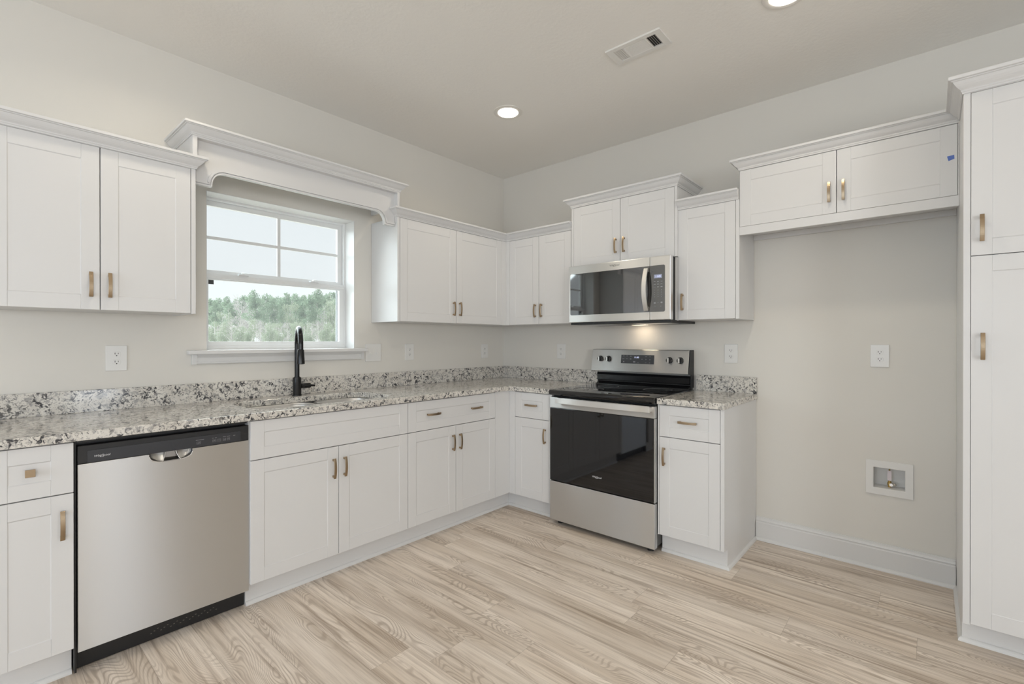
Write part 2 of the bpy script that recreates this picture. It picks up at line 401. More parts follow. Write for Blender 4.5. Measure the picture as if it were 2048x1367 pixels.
# baseboard with bead and shoe moulding along the fridge alcove and beyond the pantry
def baseboard(name, W, path, side):
    prof = [(0, 0.0), (0.015, 0.0), (0.015, 0.108), (0.0125, 0.113), (0.0125, 0.118), (0.015, 0.122), (0.013, 0.128), (0.008, 0.134), (0.007, 0.144), (0, 0.144)]
    o = struct(name, MB(W).sweep(prof, path, side), M['trim'])
    shoe = [(0.015, 0)] + [(0.015 + 0.014 * math.cos(a), 0.018 * math.sin(a)) for a in [math.pi / 2 * i / 5 for i in range(6)]]
    obj('shoe_molding', MB(W).sweep(shoe, path, side), M['trim'], o)
    return o
baseboard('baseboard_right', 'B', [(-3.0955, 0), (-2.168, 0)], 1)
baseboard('baseboard_back', 'W', [(XW, YB), (D0 - .06, YB)], 1)
baseboard('baseboard_side', 'W', [(XW, 0), (XW, YB)], 1)
baseboard('baseboard_left', 'W', [(-3.30, 0), (XW, 0)], 1)

# ------------------------------------------------------------------ window over the sink
def ring(mb, s0, s1, z0, z1, d0, d1, w, wb=None, wt=None):
    wb = w if wb is None else wb; wt = w if wt is None else wt
    o = [(s0, z0), (s1, z0), (s1, z1), (s0, z1)]; i = [(s0 + w, z0 + wb), (s1 - w, z0 + wb), (s1 - w, z1 - wt), (s0 + w, z1 - wt)]
    vs = [(x, d, z) for d in (d0, d1) for l in (o, i) for x, z in l]; fs = []
    for k in range(4):
        n = (k + 1) % 4
        fs += [(k, n, 4 + n, 4 + k), (8 + k, 12 + k, 12 + n, 8 + n), (k, 8 + k, 8 + n, n), (4 + k, 4 + n, 12 + n, 12 + k)]
    return mb.raw(vs, fs)
fr = MB(); ring(fr, WX0, WX1, 1.2004, WZ1, 0.118, 0.20, 0.012, 0.0222, 0.014)
win = struct('window_1', fr, M['vinyl'], bevel=0.001, origin=(-1.983, 0.12, 1.21))
us = MB(); ring(us, WX0 + .012, WX1 - .012, 1.630, WZ1 - .014, 0.148, 0.172, 0.032, 0.034, 0.030)
us.box(-1.9880, -1.9680, 0.153, 0.167, 1.664, 2.036); us.box(-2.389, -1.577, 0.154, 0.166, 1.8425, 1.8615)
usash = obj('upper_sash', us, M['vinyl'], win, bevel=0.0015)
obj('pane', MB().box(-2.389, -1.577, 0.159, 0.161, 1.664, 2.036), M['glass'], usash)
ls = MB(); ring(ls, WX0 + .012, WX1 - .012, 1.2221, 1.642, 0.120, 0.145, 0.034, 0.026, 0.038)
ls.box(WX0 + .014, WX1 - .014, 0.110, 0.120, 1.612, 1.628)
lsash = obj('lower_sash', ls, M['vinyl'], win, bevel=0.0015)
obj('pane', MB().box(-2.387, -1.5795, 0.131, 0.133, 1.247, 1.605), M['glass'], lsash)
for x in (-2.20, -1.76):
    obj('sash_lock', MB().box(x - .028, x + .028, 0.112, 0.140, 1.642, 1.650).lathe([(0.011, 0), (0.011, 0.008), (0.006, 0.010)], (x, 0.127, 1.650), n=14), M['vinyl'], lsash, bevel=0.001)
scf = MB(); ring(scf, WX0 + .016, WX1 - .016, 1.228, 1.640, 0.182, 0.194, 0.018)
scr = obj('insect_screen', scf, mat('grey_screen_frame', (0.42, 0.43, 0.45), 0.5), win)
obj('screen_haze', MB().raw([(WX0 + .03, 0.188, 1.24), (WX1 - .03, 0.188, 1.24), (WX1 - .03, 0.188, 1.63), (WX0 + .03, 0.188, 1.63)], [(0, 1, 2, 3)]), M['screen'], scr)
obj('sash_balance_cover', MB().box(-2.392, -2.352, 0.146, 0.150, 1.580, 1.606), M['panelgrey'], win, label='dark grey clip in the upper corner of the lower pane')
sill = MB(); sill.box(-2.5274, -1.4517, -0.045, 0.0, 1.178, 1.2005); sill.box(WX0 + .001, WX1 - .001, 0.0, 0.119, 1.19, 1.2005)
jl = MB(); jl.box(WX0, WX0 + .003, 0.001, 0.118, 1.2006, WZ1 - .0032); jl.box(WX1 - .003, WX1, 0.001, 0.118, 1.2006, WZ1 - .0032); jl.box(WX0, WX1, 0.001, 0.118, WZ1 - .003, WZ1)
obj('jamb_lining', jl, M['trim'], win)
obj('window_stool', sill, M['trim'], win, bevel=0.004, seg=3)
ap = [(0, 1.124), (0.012, 1.124), (0.016, 1.128), (0.016, 1.134), (0.013, 1.138), (0.013, 1.158), (0.017, 1.164), (0.024, 1.171), (0.027, 1.178), (0, 1.178)]
obj('window_apron', MB().sweep(ap, [(-2.482, 0.0), (-1.490, 0.0)], -1), M['trim'], win)
obj('apron_returns', MB().sweep(ap, [(-2.4825, 0.0), (-2.482, 0)], -1).box(-2.505, -2.482, -0.016, 0, 1.124, 1.178).box(-1.490, -1.468, -0.016, 0, 1.124, 1.178), M['trim'], win, bevel=0.003)

# unseen glazing behind and beside the camera, added to frame the fill lamps
w2 = struct('window_2', ring(MB(), D0, D1, 0.0, 2.06, YB - .10, YB - .02, 0.06), M['vinyl'])
obj('pane', MB().box(D0 + .06, D1 - .06, YB - .062, YB - .058, 0.06, 2.0), M['glass'], w2)
w3 = struct('window_3', ring(MB(), DW0, DW1, 0.8, 2.1, YB - .10, YB - .02, 0.05).box(-5.02, -4.98, YB - .10, YB - .02, 0.85, 2.05), M['vinyl'])
obj('pane', MB().box(DW0 + .05, DW1 - .05, YB - .062, YB - .058, 0.85, 2.05), M['glass'], w3)
fr = MB(); 
for b in ((Y0, Y0 + .05, .8, 2.1), (Y1 - .05, Y1, .8, 2.1), (Y0, Y1, .8, .85), (Y0, Y1, 2.05, 2.1), (-2.27, -2.23, .85, 2.05)): fr.box(XW - .10, XW - .02, b[0], b[1], b[2], b[3])
w4 = struct('window_4', fr, M['vinyl'])
obj('pane', MB().box(XW - .062, XW - .058, Y0 + .05, Y1 - .05, 0.85, 2.05), M['glass'], w4)

# ------------------------------------------------------------------ cabinet parts
G = 0.0016                                          # half of the gap between doors
def front_mb(W, s0, s1, z0, z1, d1, thick=0.019, stile=0.060, rail=0.062):
    """routed shaker front: full stiles, rails a hair lower, recessed centre with sloped edges"""
    mb = MB(W); d0 = d1 - thick
    mb.box(s0, s1, d0, d1 - 0.0052, z0, z1)
    a0, a1, b0, b1 = s0 + stile, s1 - stile, z0 + rail, z1 - rail
    r = 0.0006
    mb.box(s0, a0, d1 - 0.0052, d1, z0, z1); mb.box(a1, s1, d1 - 0.0052, d1, z0, z1)
    mb.box(a0, a1, d1 - 0.0052, d1 - r, z0, b0); mb.box(a0, a1, d1 - 0.0052, d1 - r, b1, z1)
    c, e = 0.0028, 0.0021
    mb.raw([(a0, d1 - r, b0), (a1, d1 - r, b0), (a1, d1 - r, b1), (a0, d1 - r, b1),
            (a0 + c, d1 - e, b0 + c), (a1 - c, d1 - e, b0 + c), (a1 - c, d1 - e, b1 - c), (a0 + c, d1 - e, b1 - c)],
           [(0, 1, 5, 4), (1, 2, 6, 5), (2, 3, 7, 6), (3, 0, 4, 7), (4, 5, 6, 7)])
    return mb
def pull_mesh():
    """arched strap pull, 0.106 long along z, bowing out along -y, two square posts"""
    mb = MB(); n = 14; hl, w, th = 0.053, 0.0068, 0.0035
    sec = []
    for i in range(n + 1):
        z = -hl + 2 * hl * i / n; o = 0.0205 + 0.0085 * (1 - (z / hl) ** 2); sec.append((z, o))
    vs = []
    for z, o in sec: vs += [(-w, -o, z), (w, -o, z), (w, -(o - th), z), (-w, -(o - th), z)]
    fs = [(0, 1, 2, 3), tuple(4 * n + i for i in (3, 2, 1, 0))]
    for i in range(n):
        for j in range(4): fs.append((4 * i + j, 4 * i + (j + 1) % 4, 4 * i + 4 + (j + 1) % 4, 4 * i + 4 + j))
    mb.raw(vs, fs)
    for z in (-0.043, 0.043): mb.box(-0.005, 0.005, -0.0215, 0.0, z - 0.005, z + 0.005)
    return make_mesh('handle', mb, M['brass'], bevel=0.0008, seg=1)
PULL = pull_mesh()
def pull(W, parent, s, d, z, horizontal=False):
    o = bpy.data.objects.new('handle', PULL); COL.objects.link(o); o.parent = parent
    o.location = Vector(wp(W, s, d, z)) - world_loc(parent)
    m_ = Matrix.Rotation(WROT[W], 4, 'Z') @ (Matrix.Rotation(math.pi / 2, 4, 'Y') if horizontal else Matrix.Identity(4))
    o.rotation_euler = m_.to_euler(); o['label'] = 'arched bronze strap handle'
    return o
def door(W, cab, s0, s1, z0, z1, d, handle=None, **kw):
    o = obj('door', front_mb(W, s0, s1, z0, z1, d, **kw), M['white'], cab, bevel=0.0009, seg=1)
    if handle: pull(W, o, handle[0], d, handle[1])
    return o
def drawer(W, cab, s0, s1, z0, z1, d, pulls=(), name='drawer_front'):
    o = obj(name, front_mb(W, s0, s1, z0, z1, d, rail=0.056), M['white'], cab, bevel=0.0009, seg=1)
    for s, z in pulls: pull(W, o, s, d, z, True)
    return o
def crown_prof(z, h, p):
    q = [(0, 0), (0.10, 0), (0.10, 0.10), (0.17, 0.14), (0.17, 0.22), (0.24, 0.27), (0.34, 0.33), (0.46, 0.42), (0.58, 0.54), (0.66, 0.64), (0.70, 0.70), (0.82, 0.72), (0.82, 0.77), (0.97, 0.79), (1.0, 0.82), (1.0, 1.0), (0, 1.0)]
    return [(a * p, z + b * h) for a, b in q]
def crown(W, cab, path, z, h=0.060, p=0.044, side=1):
    return obj('crown_molding', MB(W).sweep(crown_prof(z, h, p), path, side), M['white'], cab, bevel=0.0006, seg=1)
DU, DB, DM, DF, DP = 0.3144, 0.6241, 0.3317, 0.3144, 0.6634
U0, UT, UCR = 1.3815, 2.0801, 2.1405
T = 0.019

# ---- wall cabinets on the window wall
c = thing('wall_cabinet', (-2.92, -0.16, U0), 'white two-door wall cabinet above the dishwasher, left of the sink window', 'cabinet')
b = MB('A'); b.box(-3.280, -2.5685 - T, 0.002, DU - 0.021, U0 + .004, 2.0835); b.box(-2.5685 - T, -2.5685, 0.002, DU, U0, 2.0835); b.box(-3.280, -2.5685 - T, DU - .021, DU, 2.0801 + .001, 2.0835)
b.box(-3.280, -3.261, DU - .021, DU, U0, 2.0801)
obj('body', b, M['white'], c, bevel=0.0008, seg=1)
door('A', c, -3.259, -2.9239 - G, 1.3846, UT, DU, (-2.956, 1.4905)); door('A', c, -2.9239 + G, -2.5900, 1.3846, UT, DU, (-2.8935, 1.4905))
crown('A', c, [(-3.280, DU), (-2.5685, DU), (-2.5685, 0.287)], 2.0825, UCR - 2.0825)
c = thing('wall_cabinet', (-0.85, -0.16, U0), 'white two-door wall cabinet right of the window, running into the corner', 'cabinet')
b = MB('A'); b.box(-1.4019 + T, -0.002, 0.002, DU - .021, U0 + .002, 2.0835); b.box(-1.4019, -1.4019 + T, 0.002, DU, U0, 2.0835)
b.box(-0.3685, -0.2946, DU - .021, DU, U0, 2.0835); b.box(-1.4019 + T, -0.3685, DU - .021, DU, 2.0811, 2.0835)
obj('body', b, M['white'], c, bevel=0.0008, seg=1)
door('A', c, -1.3801, -0.8744 - G, 1.3846, UT, DU, (-0.9060, 1.4905)); door('A', c, -0.8744 + G, -0.3698, 1.3846, UT, DU, (-0.8430, 1.4905))
crown('A', c, [(-1.4019, 0.287), (-1.4019, DU), (-DU - .0005, DU)], 2.0825, UCR - 2.0825)
# ---- wall cabinets on the range wall
c = thing('wall_cabinet', (-0.16, -0.65, U0), 'white two-door wall cabinet between the corner and the microwave', 'cabinet')
b = MB('B'); b.box(-0.984, -DU - .001, 0.002, DU - .021, U0 + .002, 2.0835); b.box(-0.984, -0.9705, DU - .021, DU, U0, 2.0835)
b.box(-0.3535, -DU - .0005, DU - .021, DU, U0, 2.0835); b.box(-0.9705, -0.3535, DU - .021, DU, 2.0811, 2.0835)
obj('body', b, M['white'], c, bevel=0.0008, seg=1)
door('B', c, -0.6625 + G, -0.3550, 1.3846, UT, DU, (-0.6310, 1.4905)); door('B', c, -0.9691, -0.6625 - G, 1.3846, UT, DU, (-0.6935, 1.4905))
crown('B', c, [(-0.984, DU), (-DU - .0005, DU)], 2.0825, UCR - 2.0825)
c = thing('wall_cabinet', (-0.16, -1.39, 1.789), 'short white two-door wall cabinet directly above the microwave', 'cabinet')
b = MB('B'); b.box(-1.7864, -0.9860, 0.002, DM - .021, 1.789, 2.2365); b.box(-1.7864, -1.7690, DM - .021, DM, 1.789, 2.2365)
b.box(-1.0044, -0.9860, DM - .021, DM, 1.789, 2.2365); b.box(-1.7690, -1.0044, DM - .021, DM, 2.2340, 2.2365)
obj('body', b, M['white'], c, bevel=0.0008, seg=1)
door('B', c, -1.387 + G, -1.0059, 1.791, 2.2327, DM, (-1.3555, 1.9105)); door('B', c, -1.7675, -1.387 - G, 1.791, 2.2327, DM, (-1.4185, 1.9105))
crown('B', c, [(-1.7864, 0.0), (-1.7864, DM), (-0.9860, DM), (-0.9860, 0.0)], 2.2350, 0.062, 0.046)
c = thing('wall_cabinet', (-0.16, -1.96, U0), 'narrow white single-door wall cabinet right of the microwave', 'cabinet')
b = MB('B'); b.box(-2.1335, -1.7875, 0.002, DU - .021, U0 + .002, 2.0835); b.box(-2.1529, -2.1335, 0.002, DU, U0, 2.0835); b.box(-1.7845, -1.7665, DU - .021, DU, U0, 1.787)
b.box(-2.1335, -1.7875, DU - .021, DU, 2.0811, 2.0835); b.box(-1.787, -1.7665, 0.002, DU - .021, U0 + .002, 1.787)
obj('body', b, M['white'], c, bevel=0.0008, seg=1)
door('B', c, -2.1317, -1.7868, 1.3846, UT, DU, (-1.8175, 1.4960))
crown('B', c, [(-2.1505, DU), (-1.7870, DU)], 2.0825, UCR - 2.0825)
c = thing('wall_cabinet', (-0.16, -2.62, 1.87), 'wide low white two-door cabinet bridging the empty fridge space', 'cabinet')
b = MB('B'); b.box(-3.0960, -2.1535, 0.002, DF - .021, 1.915, 2.2470); b.box(-3.0960, -2.1535, DF - .021, DF, 1.8694, 1.9175)
b.box(-2.1535, -2.1545, DF - .021, DF, 1.9175, 2.2470); b.box(-3.0960, -3.0919, DF - .021, DF, 1.9175, 2.2470); b.box(-3.0919, -2.1545, DF - .021, DF, 2.2460, 2.2470)
b.box(-3.0960, -2.1535, 0.002, 0.022, 1.885, 1.915)
obj('body', b, M['white'], c, bevel=0.0008, seg=1)
door('B', c, -2.6279 + G, -2.1555, 1.9192, 2.2447, DF, (-2.5965, 2.0290)); door('B', c, -3.0904, -2.6279 - G, 1.9192, 2.2447, DF, (-2.6590, 2.0290))
crown('B', c, [(-3.0960, DF), (-2.1535, DF), (-2.1535, 0.0)], 2.2470, 0.0600, 0.044)
tp = MB('B'); tp.raw([(-3.0541, DF + .0006, 2.1025), (-3.0590, DF + .0010, 2.0800), (-3.0795, DF + .0007, 2.0865), (-3.0785, DF + .0012, 2.1045)], [(0, 1, 2, 3)])
tp.raw([(-3.0541, DF + .0002, 2.1025), (-3.0590, DF + .0002, 2.0800), (-3.0795, DF + .0002, 2.0865), (-3.0785, DF + .0002, 2.1045)], [(3, 2, 1, 0)])
tag(obj('tape_scrap', tp, M['tape'], origin=wp('B', -3.067, DF, 2.09)), 'small scrap of blue painter tape stuck on the cabinet door over the fridge space', 'tape')

# ---- window valance: box with an inset board, scalloped bottom, crown
c = thing('window_valance', (-1.983, -0.29, 2.15), 'white scalloped valance with crown molding bridging the cabinets over the window', 'valance')
VX0, VX1, VD, VP = -2.5826, -1.3861, 0.320, 0.285
def scallop(inset):
    i = inset
    xa, xb = -2.5665 , -1.4040
    pts = [(xa, 2.0205 + i)]
    l = [(-2.4906 - i, 2.0205 + i), (-2.4890 - i, 2.034 + 0.2 * i)]
    cx, cz, rx, rz = -2.4290, 2.0370, 0.060, 0.0605
    l += [(cx - (rx + i) * math.cos(a), cz + (rz + i) * math.sin(a)) for a in [math.pi / 2 * k / 9 for k in range(1, 10)]]
    cx2 = -1.5450
    r_ = [(cx2 + (0.060 + i) * math.sin(a), cz + (rz + i) * math.cos(a)) for a in [math.pi / 2 * k / 9 for k in range(0, 9)]]
    r_ += [(-1.4845 + i, 2.034 + 0.2 * i), (-1.4830 + i, 2.0205 + i)]
    return pts + l + r_ + [(xb, 2.0205 + i)]
bd = MB('A')
low = scallop(0.0)
cuts = low + [(-1.4040, 2.1455), (-2.5665, 2.1455)]
bd.prism(cuts, 'd', VP - 0.019, VP)
bd.box(VX0 + .02, VX1 - .02, VP - .019, VP, 2.1455, 2.285)
obj('board', bd, M['white'], c)
sb = MB('A'); sb.box(VX0, VX0 + .02, 0.002, VD, 2.1420, 2.292); sb.box(VX1 - .02, VX1, 0.002, VD, 2.1420, 2.292); sb.box(VX0 + .02, VX1 - .02, VP, VD, 2.2385, 2.292); sb.box(VX0 + .02, VX1 - .02, 0.002, VP, 2.285, 2.292)
obj('box_frame', sb, M['white'], c, bevel=0.001, seg=1)
def edge_bead(w0, w1, d):
    a, b2 = scallop(w0), scallop(w1); n = len(a); mb = MB('A')
    vs = [(x, VP + d, z) for x, z in a] + [(x, VP + d, z) for x, z in b2] + [(x, VP - .0005, z) for x, z in a] + [(x, VP - .0005, z) for x, z in b2]
    fs = []
    for i in range(n - 1): fs += [(i, i + 1, n + i + 1, n + i), (2 * n + i, i, i + 1, 2 * n + i + 1)[::-1], (n + i, n + i + 1, 3 * n + i + 1, 3 * n + i)]
    return mb.raw(vs, fs)
bm_ = edge_bead(0.0105, 0.0215, 0.0075); b2 = edge_bead(0.0, 0.0060, 0.0045); bm_.v += b2.v; bm_.f += [tuple(i + len(bm_.v) - len(b2.v) for i in f) for f in b2.f]
obj('edge_bead', bm_, M['white'], c)
crown('A', c, [(VX0, 0.0), (VX0, VD), (VX1, VD), (VX1, 0.0)], 2.2460, 0.0535, 0.042)

# ---- base cabinets
TK, TOE, DRZ0, DRZ1, DOZ0, DOZ1, CB = 0.5602, 0.1158, 0.6945, 0.8759, 0.1170, 0.6905, 0.8815
def shoe(path, W, cab, side=1):
    pr = [(0.0, 0)] + [(0.013 * math.cos(a), 0.018 * math.sin(a)) for a in [math.pi / 2 * i / 5 for i in range(6)]]
    return obj('shoe_molding', MB(W).sweep(pr, path, side), M['trim'], cab)
def base_body(W, cab, s0, s1, ext=()):
    b = MB(W); b.box(s0, s1, 0.002, DB - .021, TOE, CB)
    for e in ext: b.box(*e)
    obj('body', b, M['white'], cab, bevel=0.0008, seg=1)
    return b
c = thing('base_cabinet', (-3.157, -0.30, 0), 'narrow white base cabinet left of the dishwasher, with a square drawer knob', 'cabinet')
base_body('A', c, -3.274, -3.0440)
obj('toe_kick', MB('A').box(-3.274, -3.0440, 0.02, TK, 0, TOE), M['white'], c); shoe([(-3.274, TK), (-3.0440, TK)], 'A', c)
d_ = drawer('A', c, -3.272, -3.0440, DRZ0, DRZ1, DB)
kb = MB('A'); kb.lathe([(0.006, 0), (0.006, 0.016)], (-3.158, DB, 0.789), 'd', 12); kb.box(-3.171, -3.145, DB + .016, DB + .025, 0.7765, 0.8025)
k_ = obj('knob', kb, M['brass'], d_, bevel=0.001); k_['label'] = 'square bronze knob'
door('A', c, -3.272, -3.0440, DOZ0, DOZ1, DB, (-3.0755, 0.583))
c = thing('base_cabinet', (-1.99, -0.30, 0), 'white two-door sink base cabinet right of the dishwasher, with a false drawer front', 'cabinet')
base_body('A', c, -2.4360, -1.5464)
bpy.data.objects.remove([o for o in c.children if o.name.startswith('body')][0])
b = MB('A'); b.box(-2.4360, -2.420, 0.002, DB - .021, TOE, CB); b.box(-1.560, -1.5464, 0.002, DB - .021, TOE, CB); b.box(-2.420, -1.560, 0.002, DB - .021, TOE, 0.14); b.box(-2.420, -1.560, 0.002, 0.02, .14, CB); b.box(-2.420, -1.560, 0.585, DB - .021, 0.66, CB)
obj('body', b, M['white'], c)
obj('toe_kick', MB('A').box(-2.4360, -1.5464, 0.02, TK, 0, TOE), M['white'], c); shoe([(-2.4360, TK), (-1.5464, TK)], 'A', c)
drawer('A', c, -2.4340, -1.5462 - G, DRZ0, DRZ1, DB, name='false_drawer_front')
door('A', c, -2.4340, -1.9951 - G, DOZ0, DOZ1, DB, (-2.0265, 0.579)); door('A', c, -1.9951 + G, -1.5462 - G, DOZ0, DOZ1, DB, (-1.9640, 0.579))
c = thing('base_cabinet', (-1.16, -0.30, 0), 'white base cabinet left of the corner, one wide drawer with two pulls over two doors', 'cabinet')
base_body('A', c, -1.5460, -0.002, [(-0.7755, -0.6030, DB - .021, DB, TOE, CB)])
obj('toe_kick', MB('A').box(-1.5460, -0.5602, 0.02, TK, 0, TOE).box(-0.5602, -0.02, 0.02, 0.6240, 0, TOE), M['white'], c); shoe([(-1.5460, TK), (-0.5602, TK), (-0.5602, 0.6240)], 'A', c)
drawer('A', c, -1.5462 + G, -0.7770, DRZ0, DRZ1, DB, [(-1.354, 0.789), (-0.973, 0.789)])
door('A', c, -1.5462 + G, -1.1575 - G, DOZ0, DOZ1, DB, (-1.1890, 0.5815)); door('A', c, -1.1575 + G, -0.7770, DOZ0, DOZ1, DB, (-1.1265, 0.5815))
c = thing('base_cabinet', (-0.30, -0.84, 0), 'narrow white base cabinet between the corner and the left side of the range', 'cabinet')
base_body('B', c, -1.0200, -DB - .0005, [(-0.6815, -DB - .0005, DB - .021, DB, TOE, CB), (-1.0200, -0.9970, DB - .021, DB, TOE, CB)])
obj('toe_kick', MB('B').box(-1.0200, -0.6246, 0.02, TK, 0, TOE), M['white'], c); shoe([(-1.0200, TK), (-0.6246, TK)], 'B', c)
drawer('B', c, -0.9955, -0.6830, DRZ0, DRZ1, DB, [(-0.841, 0.789)])
door('B', c, -0.9955, -0.6830, DOZ0, DOZ1, DB, (-0.9640, 0.582))
c = thing('base_cabinet', (-0.30, -1.98, 0), 'narrow white base cabinet right of the range, its side panel exposed', 'cabinet')
base_body('B', c, -2.1460, -1.7915, [(-2.1662, -2.1460, 0.002, DB, TOE, CB), (-1.8000, -1.7915, DB - .021, DB, TOE, CB)])
obj('toe_kick', MB('B').box(-2.1640, -1.7915, 0.002, TK, 0, TOE), M['white'], c); shoe([(-2.1640, 0.018), (-2.1640, TK), (-1.7915, TK)], 'B', c)
drawer('B', c, -2.1440, -1.8015, DRZ0, DRZ1, DB, [(-1.9695, 0.789)])
door('B', c, -2.1440, -1.8015, DOZ0, DOZ1, DB, (-1.8325, 0.580))
# ---- pantry
c = thing('pantry_cabinet', (-0.33, -3.42, 0), 'tall white pantry cabinet at the right edge, two stacked doors', 'cabinet')
b = MB('B'); b.box(-3.760, -3.0966, 0.002, DP - .021, TOE, 2.2410); b.box(-3.1177, -3.0966, DP - .021, DP, TOE, 2.2410); b.box(-3.760, -3.741, DP - .021, DP, TOE, 2.2410); b.box(-3.741, -3.1177, DP - .021, DP, 2.2380, 2.2410)
obj('body', b, M['white'], c, bevel=0.0008, seg=1)
obj('toe_kick', MB('B').box(-3.760, -3.0985, 0.002, TK, 0, TOE), M['white'], c); shoe([(-3.760, TK), (-3.0985, TK), (-3.0985, 0.016)], 'B', c)
door('B', c, -3.739, -3.1192, 1.5900, 2.2366, DP, (-3.1500, 1.6947)); door('B', c, -3.739, -3.1192, 0.1210, 1.5868, DP, (-3.1525, 1.2295))
crown('B', c, [(-3.760, DP), (-3.0966, DP), (-3.0966, DF + .046)], 2.2400, 0.0650, 0.047)

# ------------------------------------------------------------------ worktops
CT = 0.9165
SX0, SX1, SY0, SY1 = -2.375, -1.585, 0.150, 0.556     # sink cut-out (s, d)
def rrect(s0, s1, d0, d1, r, n=7):
    pts = []
    for cx, cy, a0 in ((s1 - r, d1 - r, 0), (s0 + r, d1 - r, 90), (s0 + r, d0 + r, 180), (s1 - r, d0 + r, 270)):
        pts += [(cx + r * math.cos(R(a0 + 90 * i / n)), cy + r * math.sin(R(a0 + 90 * i / n))) for i in range(n + 1)]
    return pts
def slab_with_hole(outer, hole, z0, z1):
    """outer and hole: (s,d) loops on the window wall"""
    bm = bmesh.new(); loops = []
    for loop in (outer, hole):
        vs = [bm.verts.new((x, -y, z1)) for x, y in loop]
        loops.append([bm.edges.new((vs[i], vs[(i + 1) % len(vs)])) for i in range(len(vs))])
    bmesh.ops.triangle_fill(bm, use_beauty=True, use_dissolve=False, edges=loops[0] + loops[1])
    top = list(bm.faces)
    r = bmesh.ops.extrude_face_region(bm, geom=top)
    for v in [g for g in r['geom'] if isinstance(g, bmesh.types.BMVert)]: v.co.z = z0
    bmesh.ops.recalc_face_normals(bm, faces=bm.faces)
    bm.verts.index_update()
    mb = MB(); mb.v = [tuple(v.co) for v in bm.verts]; mb.f = [tuple(v.index for v in f.verts) for f in bm.faces]; bm.free()
    return mb
cx_ = -1.94
hole = rrect(SX0, SX1, SY0, SY1, 0.10)
outer = [(-3.290, 0.001), (-0.001, 0.001), (-0.001, 1.0235), (-0.6433, 1.0235), (-0.6433, 0.6433), (-3.290, 0.6433)]
outer = [(x, y) for x, y in outer]
c = obj('countertop', slab_with_hole(outer, hole, 0.8821, CT), M['granite'], origin=(-0.32, -0.32, 0.8821), bevel=0.003)
tag(c, 'long L-shaped speckled granite worktop with the sink cut into it', 'countertop')
bs = MB('A').box(-3.290, -0.001, 0.001, 0.021, CT, 1.0205); 
obj('backsplash', bs, M['granite'], c, bevel=0.0015); obj('backsplash', MB('B').box(-1.0235, -0.0212, 0.001, 0.021, CT, 1.0205), M['granite'], c, bevel=0.0015)
c = obj('countertop', MB('B').box(-2.1720, -1.7925, 0.001, 0.6433, 0.8821, CT), M['granite'], origin=(-0.32, -1.98, 0.8821), bevel=0.003)
tag(c, 'short speckled granite worktop right of the range', 'countertop')
obj('backsplash', MB('B').box(-2.1720, -1.7925, 0.001, 0.021, CT, 1.0205), M['granite'], c, bevel=0.0015)

# ---- double bowl sink and faucet
c = thing('kitchen_sink', (-1.98, -0.355, 0.70), 'stainless undermount double bowl sink below the window', 'sink')
def bowl(s0, s1, d0, d1):
    mb = MB('A'); n = None; rings = []
    for z, ins, r in ((0.8818, -0.004, 0.098), (0.872, 0.0, 0.095), (0.72, 0.010, 0.085), (0.700, 0.018, 0.08), (0.694, 0.04, 0.06)):
        rings.append([(x, y, z) for x, y in rrect(s0 + ins, s1 - ins, d0 + ins, d1 - ins, r)])
    n = len(rings[0]); vs = sum(rings, []); fs = []
    for i in range(len(rings) - 1): fs += [(i * n + j, i * n + (j + 1) % n, (i + 1) * n + (j + 1) % n, (i + 1) * n + j) for j in range(n)]
    fs.append(tuple(range((len(rings) - 1) * n, len(rings) * n)))
    return mb.raw(vs, fs)
obj('bowl', bowl(SX0 - .003, cx_ - 0.010, SY0 - .003, SY1 + .003), M['sink'], c, smooth=40)
obj('bowl', bowl(cx_ + 0.010, SX1 + .003, SY0 - .003, SY1 + .003), M['sink'], c, smooth=40)
dv = MB('A'); dv.box(cx_ - .0105, cx_ + .0105, SY0 + .05, SY1 - .05, 0.862, 0.8735)
for sx in (1, -1):
    for (dd, sg) in ((SY0 - .003, 1), (SY1 + .003, -1)):
        q = [(cx_, dd), (cx_ + sx * .108, dd)] + [(cx_ + sx * (.0105 + .0975 - .0975 * math.sin(a)), dd + sg * (.0975 - .0975 * math.cos(a))) for a in [math.pi / 2 * i / 6 for i in range(7)]] + [(cx_, dd + sg * .0975)]
        dv.prism(q, 'z', 0.870, 0.8735)
obj('divider', dv, M['sink'], c)
for x in (-2.16, -1.76): obj('drain', MB().lathe([(0.045, 0), (0.045, 0.003), (0.03, 0.003), (0.028, 0.001)], (x, -0.35, 0.694), n=24), M['chrome'], c)
c = thing('kitchen_faucet', (-1.968, -0.078, CT), 'matte black high-arc pull-down faucet standing behind the sink', 'faucet')
fx, fy = -1.968, -0.078
obj('base', MB().lathe([(0.0275, 0.0), (0.0275, 0.004), (0.0245, 0.009), (0.0245, 0.108), (0.0235, 0.112), (0.017, 0.1125), (0.017, 0.116)], (fx, fy, CT), n=32), M['matteblack'], c, smooth=35)
dx, dy = -0.322, -0.947; Rr = 0.098; zc = 1.228
pts = [(fx, fy, CT + .10), (fx, fy, 1.10), (fx, fy, zc - .04)] + [(fx + dx * Rr * (1 - math.cos(a)), fy + dy * Rr * (1 - math.cos(a)), zc + Rr * math.sin(a)) for a in [math.pi * i / 22 for i in range(23)]]
ex, ey = fx + dx * 2 * Rr, fy + dy * 2 * Rr
pts.append((ex, ey, 1.196))
obj('spout', MB().tube(pts, 0.0140, 20), M['matteblack'], c, smooth=50)
obj('spray_head', MB().lathe([(0.0185, 0.0), (0.0215, 0.002), (0.0215, 0.010), (0.0178, 0.080), (0.0165, 0.084), (0.014, 0.085)], (ex, ey, 1.1170), n=28), M['matteblack'], c, smooth=35)
